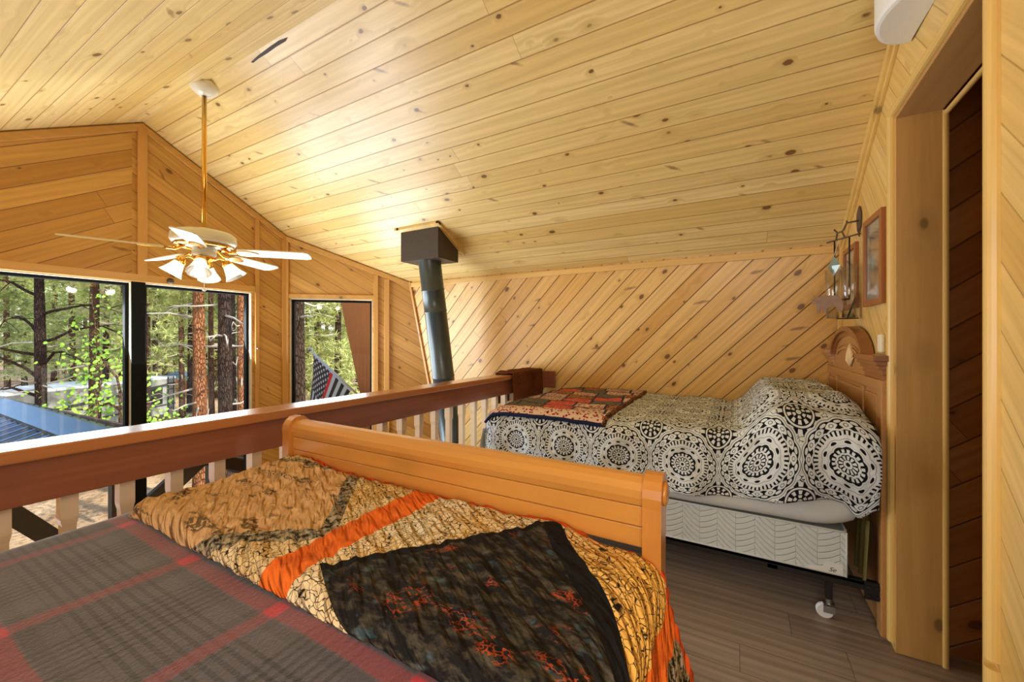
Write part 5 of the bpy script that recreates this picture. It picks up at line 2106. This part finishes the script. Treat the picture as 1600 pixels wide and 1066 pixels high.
def crown_mesh(seed, h0, h1, rad, nbr, tufts, size=0.24):
    rnd = random.Random(seed)
    m = MB()
    wood = MB()
    for b in range(nbr):
        t = rnd.random()
        z = h0 + (h1 - h0) * t
        a = rnd.uniform(0, 2 * PI)
        L_ = rad * (1 - 0.75 * t) * rnd.uniform(0.6, 1.1)
        d = Vector((math.cos(a), math.sin(a), 0))
        for k in range(tufts):
            s = rnd.uniform(0.3, 1.0)
            c = d * (L_ * s) + Vector((rnd.gauss(0, 0.18), rnd.gauss(0, 0.18), z - 0.25 * L_ * s * s + rnd.gauss(0, 0.12)))
            ax = (d * 0.7 + Vector((rnd.uniform(-1, 1), rnd.uniform(-1, 1), rnd.uniform(-0.2, 1)))).normalized()
            for q in range(9):
                v = (ax * 0.8 + Vector((rnd.gauss(0, 0.6), rnd.gauss(0, 0.6), rnd.gauss(0, 0.6)))).normalized() * size * rnd.uniform(0.7, 1.2)
                w = v.orthogonal().normalized() * 0.017
                if rnd.random() < 0.5:
                    w = v.cross(w).normalized() * 0.017
                i = len(m.v)
                m.v += [tuple(c - w), tuple(c + w), tuple(c + v)]
                m.f.append((i, i + 1, i + 2))
                m.uv.append([(0, 0)] * 3)
                m.mi.append(0)
    return m
def needles_ob(mesh_o, parent, loc=None):
    pass
crowns = []
for sd_, mt in ((1, needle_a), (2, needle_b), (3, needle_a)):
    mb = crown_mesh(sd_, 0.8, 11.0, 2.6, 120, 16)
    me_o = mb.build('foliage', mt)
    crowns.append(me_o)
trunk_protos = {}
dead_mat = plain('grey dead twigs', (176, 164, 150), 0.9)
def mk_tree(px, fwd, r, h, mat, label, group=None, crown=None, czoff=0.0, cscale=1.0, lean=0.0, stubs=10, seed=0, branches=None, name='pine_tree'):
    p = rayp(px, 527, fwd)
    t = empty(name, (p.x, p.y, GZ), label, 'tree', group)
    key = (r, h, mat.name, lean, stubs, seed) if branches is None else None
    m = trunk_mesh('trunk', mat, r, h, lean, stubs, seed, branches=branches)
    tr = m.build('trunk', [mat, dead_mat], smooth=True)
    tr.parent = t
    if crown is not None:
        c = crowns[crown].copy()
        C.objects.link(c)
        c.parent = t
        c.location = (0, 0, czoff)
        c.scale = (cscale, cscale, 1.0 + (cscale - 1) * 0.5)
        c.rotation_euler = (0, 0, seed * 1.7)
    return t
c_ = YAW
# direction to the camera's right in world, used for branch bearings
ra = math.atan2(-math.cos(YAW), math.sin(YAW))
mk_tree(61, 11, 0.135, 9.0, bark_dark, 'dark pine trunk with spreading side branches, leftmost behind the porch roof', crown=1, czoff=5.6, cscale=0.9, seed=4, stubs=8,
        branches=[(3.0, ra + PI, 2.2, 0.25), (3.55, ra + PI + 0.3, 2.4, 0.10), (4.1, ra + PI - 0.3, 2.0, 0.3), (4.7, ra, 2.3, 0.12), (3.9, ra + 0.2, 2.2, 0.22), (3.3, ra - 0.3, 2.0, 0.2), (5.2, ra + PI, 2.3, 0.2), (2.5, ra + PI + 0.1, 2.0, 0.1)])
mk_tree(150, 13, 0.15, 9.5, bark_brown, 'brown pine trunk rising behind the leafy sapling', crown=0, czoff=5.4, seed=5, stubs=14)
mk_tree(167, 17, 0.12, 9.5, bark_dark, 'thin dark pine with dead twigs just right of the brown trunk', crown=0, czoff=6.0, seed=6, stubs=30)
mk_tree(310, 10.0, 0.165, 9.5, bark_orange, 'orange barked pine trunk left of the near black trunk', crown=2, czoff=7.5, seed=7, stubs=14)
mk_tree(349, 9.2, 0.165, 9.5, bark_dark, 'thick nearly black pine trunk in the right big window', crown=1, czoff=7.5, seed=8, stubs=10)
mk_tree(378, 12.0, 0.135, 9.5, bark_orange, 'orange barked pine trunk at the right edge of the right big window', crown=0, czoff=7.5, seed=9, stubs=16)
mk_tree(331, 17, 0.12, 10, bark_brown, 'slim brown pine between the orange trunk and the black trunk', crown=1, czoff=6.5, seed=10, stubs=20)
mk_tree(365, 18, 0.11, 10, bark_dark, 'slim dark pine just right of the thick black trunk', crown=2, czoff=6.5, seed=11, stubs=24)
mk_tree(284, 19, 0.13, 10, bark_brown, 'brown pine standing by the rear corner of the trailer', crown=1, czoff=4.6, seed=12, stubs=14)
mk_tree(464, 7.5, 0.13, 9.5, bark_dark, 'dark knobbly pine trunk at the left edge of the narrow window', crown=0, czoff=7.0, seed=13, stubs=6)
mk_tree(296, 22, 0.14, 10, bark_dark, 'dark pine half hidden left of the orange trunk', crown=0, czoff=4.4, seed=14, stubs=12)
mk_tree(528, 14, 0.13, 9, bark_dark, 'bushy pine filling the middle of the narrow window', crown=0, czoff=0.6, cscale=1.0, seed=15, stubs=8)
mk_tree(495, 18, 0.13, 9, bark_dark, 'bushy pine behind the flag tip', crown=1, czoff=0.2, cscale=1.2, seed=16, stubs=8)
mk_tree(560, 17, 0.13, 9, bark_brown, 'bushy pine beside the wing wall', crown=2, czoff=0.0, cscale=1.2, seed=17, stubs=8)
mk_tree(-40, 15, 0.14, 9.5, bark_dark, 'pine at the far left whose boughs enter the left window', crown=1, czoff=1.8, cscale=1.2, seed=18, stubs=8)
mk_tree(232, 16, 0.12, 9.5, bark_brown, 'pine with pale boughs behind the black window post', crown=2, czoff=2.6, cscale=1.0, seed=19, stubs=12)
rnd = random.Random(21)
far = [(10, 26), (38, 31), (85, 28), (112, 24), (134, 33), (190, 27), (208, 35), (243, 25), (258, 29), (272, 36), (320, 30), (340, 27), (356, 34), (388, 28), (20, 42), (62, 40), (100, 44), (160, 40), (222, 45), (290, 42), (335, 44), (372, 40),
       (-20, 30), (480, 30), (510, 36), (540, 30), (575, 34), (410, 33), (440, 28), (600, 26), (125, 50), (180, 52), (250, 52), (310, 54), (45, 55), (350, 50), (500, 48), (550, 46)]
pr_first = {}
for k, (px, fw) in enumerate(far):
    p = rayp(px, 527, fw)
    if px < 215:
        lb_, gp_ = 'distant forest pine seen through the left big window', 'distant pines in the left big window'
    elif px < 400:
        lb_, gp_ = 'distant forest pine seen through the right big window', 'distant pines in the right big window'
    else:
        lb_, gp_ = 'distant forest pine seen through the narrow window', 'distant pines in the narrow window'
    t = empty('pine_tree', (p.x, p.y, GZ), lb_, 'tree', gp_)
    kind = k % 3
    if kind not in pr_first:
        mm = trunk_mesh('trunk', [bark_brown, bark_dark, bark_brown][kind], 0.16, 12, 0, 24, 60 + kind)
        tr = mm.build('trunk', [[bark_brown, bark_dark, bark_brown][kind], dead_mat], smooth=True)
        pr_first[kind] = tr
    else:
        tr = pr_first[kind].copy()
        C.objects.link(tr)
    tr.parent = t
    c = crowns[kind].copy()
    C.objects.link(c)
    c.parent = t
    s_ = rnd.uniform(1.1, 1.5)
    c.scale = (s_, s_, rnd.uniform(0.95, 1.25))
    c.location = (0, 0, rnd.uniform(0.0, 1.8))
    c.rotation_euler = (0, 0, rnd.uniform(0, 6))
for c in crowns:
    bpy.data.objects.remove(c)

# leafy sapling
def sapling(px, fwd, base_py, stems, label, n_leaf, seed, spread=0.35):
    rnd = random.Random(seed)
    b = rayp(px, 527, fwd)
    t = empty('leafy_sapling', (b.x, b.y, GZ), label, 'tree')
    right = Vector((math.sin(YAW), -math.cos(YAW), 0))
    m = MB()
    pts_all = []
    for st in stems:
        pts = [rayp(x, y, fwd + 0.1 * k) for k, (x, y) in enumerate(st)]
        m.tube(pts, [0.030 * (1 - 0.75 * k / (len(pts) - 1)) for k in range(len(pts))], 7)
        pts_all.append(pts)
    o = m.build('stem', bark_brown, smooth=True)
    o.parent = t
    o.matrix_parent_inverse = Matrix.Translation(-t.location)
    m = MB()
    for k in range(n_leaf):
        pts = pts_all[rnd.randrange(len(pts_all))]
        i = rnd.uniform(1, len(pts) - 1.001)
        p = pts[int(i)].lerp(pts[int(i) + 1], i - int(i))
        p = p + Vector((rnd.gauss(0, spread), rnd.gauss(0, spread), rnd.gauss(0, spread * 0.7)))
        n = Vector((rnd.uniform(-1, 1), rnd.uniform(-1.2, 0.4), rnd.uniform(0.1, 1))).normalized()
        a = n.orthogonal().normalized()
        b_ = n.cross(a)
        s = rnd.uniform(0.022, 0.042)
        m.face([p + (a * math.cos(q) + b_ * math.sin(q) * 0.9) * s * (1.25 if j == 0 else 1) for j, q in enumerate([2 * PI * j / 7 for j in range(7)])])
    o = m.build('leaves', leaf_green)
    o.parent = t
    o.matrix_parent_inverse = Matrix.Translation(-t.location)
sapling(184, 7.6, 0, [[(184, 720), (188, 660), (188, 615), (183, 590), (165, 570), (152, 545), (148, 500), (143, 460)], [(157, 720), (156, 660), (155, 620), (158, 590), (150, 560), (140, 530)], [(187, 640), (170, 630), (140, 640), (100, 640), (62, 648)]],
        'sapling with bright green round leaves in the left window', 620, 5, 0.28)
sapling(232, 8.2, 0, [[(235, 720), (236, 668), (228, 640), (224, 600)], [(240, 720), (250, 672), (262, 660)]],
        'low bright green bush just right of the black window post', 260, 8, 0.25)

# travel trailer
tl = empty('travel_trailer', (6.3, 23.2, GZ), 'white and grey travel trailer parked among the pines', 'trailer')
A = Vector((2.9, 20.9, 0))
B = Vector((9.05, 24.0, 0))
dv_ = (B - A).normalized()
nv = Vector((-dv_.y, dv_.x, 0))
Lt = (B - A).length
def TP(s, d, z):
    p = A + dv_ * s + nv * d
    return Vector((p.x, p.y, GZ + z))
trl_body = plain('light grey trailer side', (150, 148, 142), 0.4, var=0.05)
trl_roof = plain('white trailer roof', (236, 238, 240), 0.5, var=0.03)
trl_dark = plain('charcoal trailer stripe', (52, 50, 52), 0.4)
m = MB()
prof = [(0.25, 0.45), (Lt, 0.45), (Lt, 2.05), (Lt - 0.1, 2.15), (0.5, 2.15), (0.1, 1.75), (0.0, 1.0)]
m.prism([TP(s, 0, z) for s, z in prof], nv * 2.1)
m.build('body', trl_body, tl, bevel=0.03)
m = MB()
m.prism([TP(s, -0.02, z) for s, z in ((0.5, 2.13), (Lt + 0.02, 2.10), (Lt, 2.2), (0.6, 2.24))], nv * 2.14)
m.build('roof', trl_roof, tl)
m = MB()
m.prism([TP(s, -0.012, z) for s, z in ((0.1, 1.25), (Lt * 0.6, 1.55), (Lt, 1.80), (Lt, 1.92), (Lt * 0.6, 1.66), (0.1, 1.36))], nv * 0.01)
m.prism([TP(s, -0.012, z) for s, z in ((0.4, 0.75), (Lt, 0.85), (Lt, 0.92), (0.4, 0.82))], nv * 0.01)
m.build('stripe', trl_dark, tl)
m = MB()
m.box((0, 0, 0), (0, 0, 0))
for (s0, s1, z0, z1) in ((Lt - 1.35, Lt - 0.7, 0.95, 1.72),):
    m = MB()
    m.prism([TP(s0, -0.02, z0), TP(s1, -0.02, z0), TP(s1, -0.02, z1), TP(s0, -0.02, z1)], nv * 0.015)
    m.build('side_window', black_iron, tl, bevel=0.01)
m = MB()
for s in (Lt - 0.45, Lt - 0.15):
    m.tube([TP(s, -0.06, 0.5), TP(s, -0.06, 2.2)], 0.022, 6)
for z in (0.7, 1.0, 1.3, 1.6, 1.9):
    m.tube([TP(Lt - 0.45, -0.06, z), TP(Lt - 0.15, -0.06, z)], 0.018, 6)
m.build('ladder', black_iron, tl)
for s in (2.6, 3.4):
    m = MB()
    m.lathe([(0, -0.1), (0.3, -0.1), (0.34, -0.05), (0.34, 0.05), (0.3, 0.1), (0, 0.1)], TP(s, 0.08, 0.33), nv, 24)
    m.build('wheel', black_iron, tl, smooth=False)
m = MB()
m.prism([TP(Lt - 1.75, -0.12, 0.35), TP(Lt - 1.62, -0.12, 0.35), TP(Lt - 1.62, -0.12, 1.75), TP(Lt - 1.75, -0.12, 1.75)], nv * 0.06)
m.build('downpipe', black_iron, tl)

# small orange cabin behind the trees
cb = empty('small_cabin', (0, 0, 0), 'orange timber cabin with a blue roof glimpsed between trunks', 'cabin')
pc = rayp(305, 527, 30)
cb.location = (pc.x, pc.y, GZ)
m = MB()
m.box((pc.x - 1.6, pc.y - 1.0, GZ - 0.2), (pc.x + 1.8, pc.y + 1.0, GZ + 1.25))
m.build('wall', plain('orange cabin timber', (196, 112, 56), 0.8), cb)
m = MB()
m.prism([(pc.x - 1.9, pc.y - 1.2, GZ + 1.2), (pc.x + 2.1, pc.y - 1.2, GZ + 1.2), (pc.x + 0.1, pc.y - 1.2, GZ + 2.1)], (0, 2.4, 0))
m.build('roof', plain('pale blue cabin roof', (120, 160, 206), 0.5), cb)
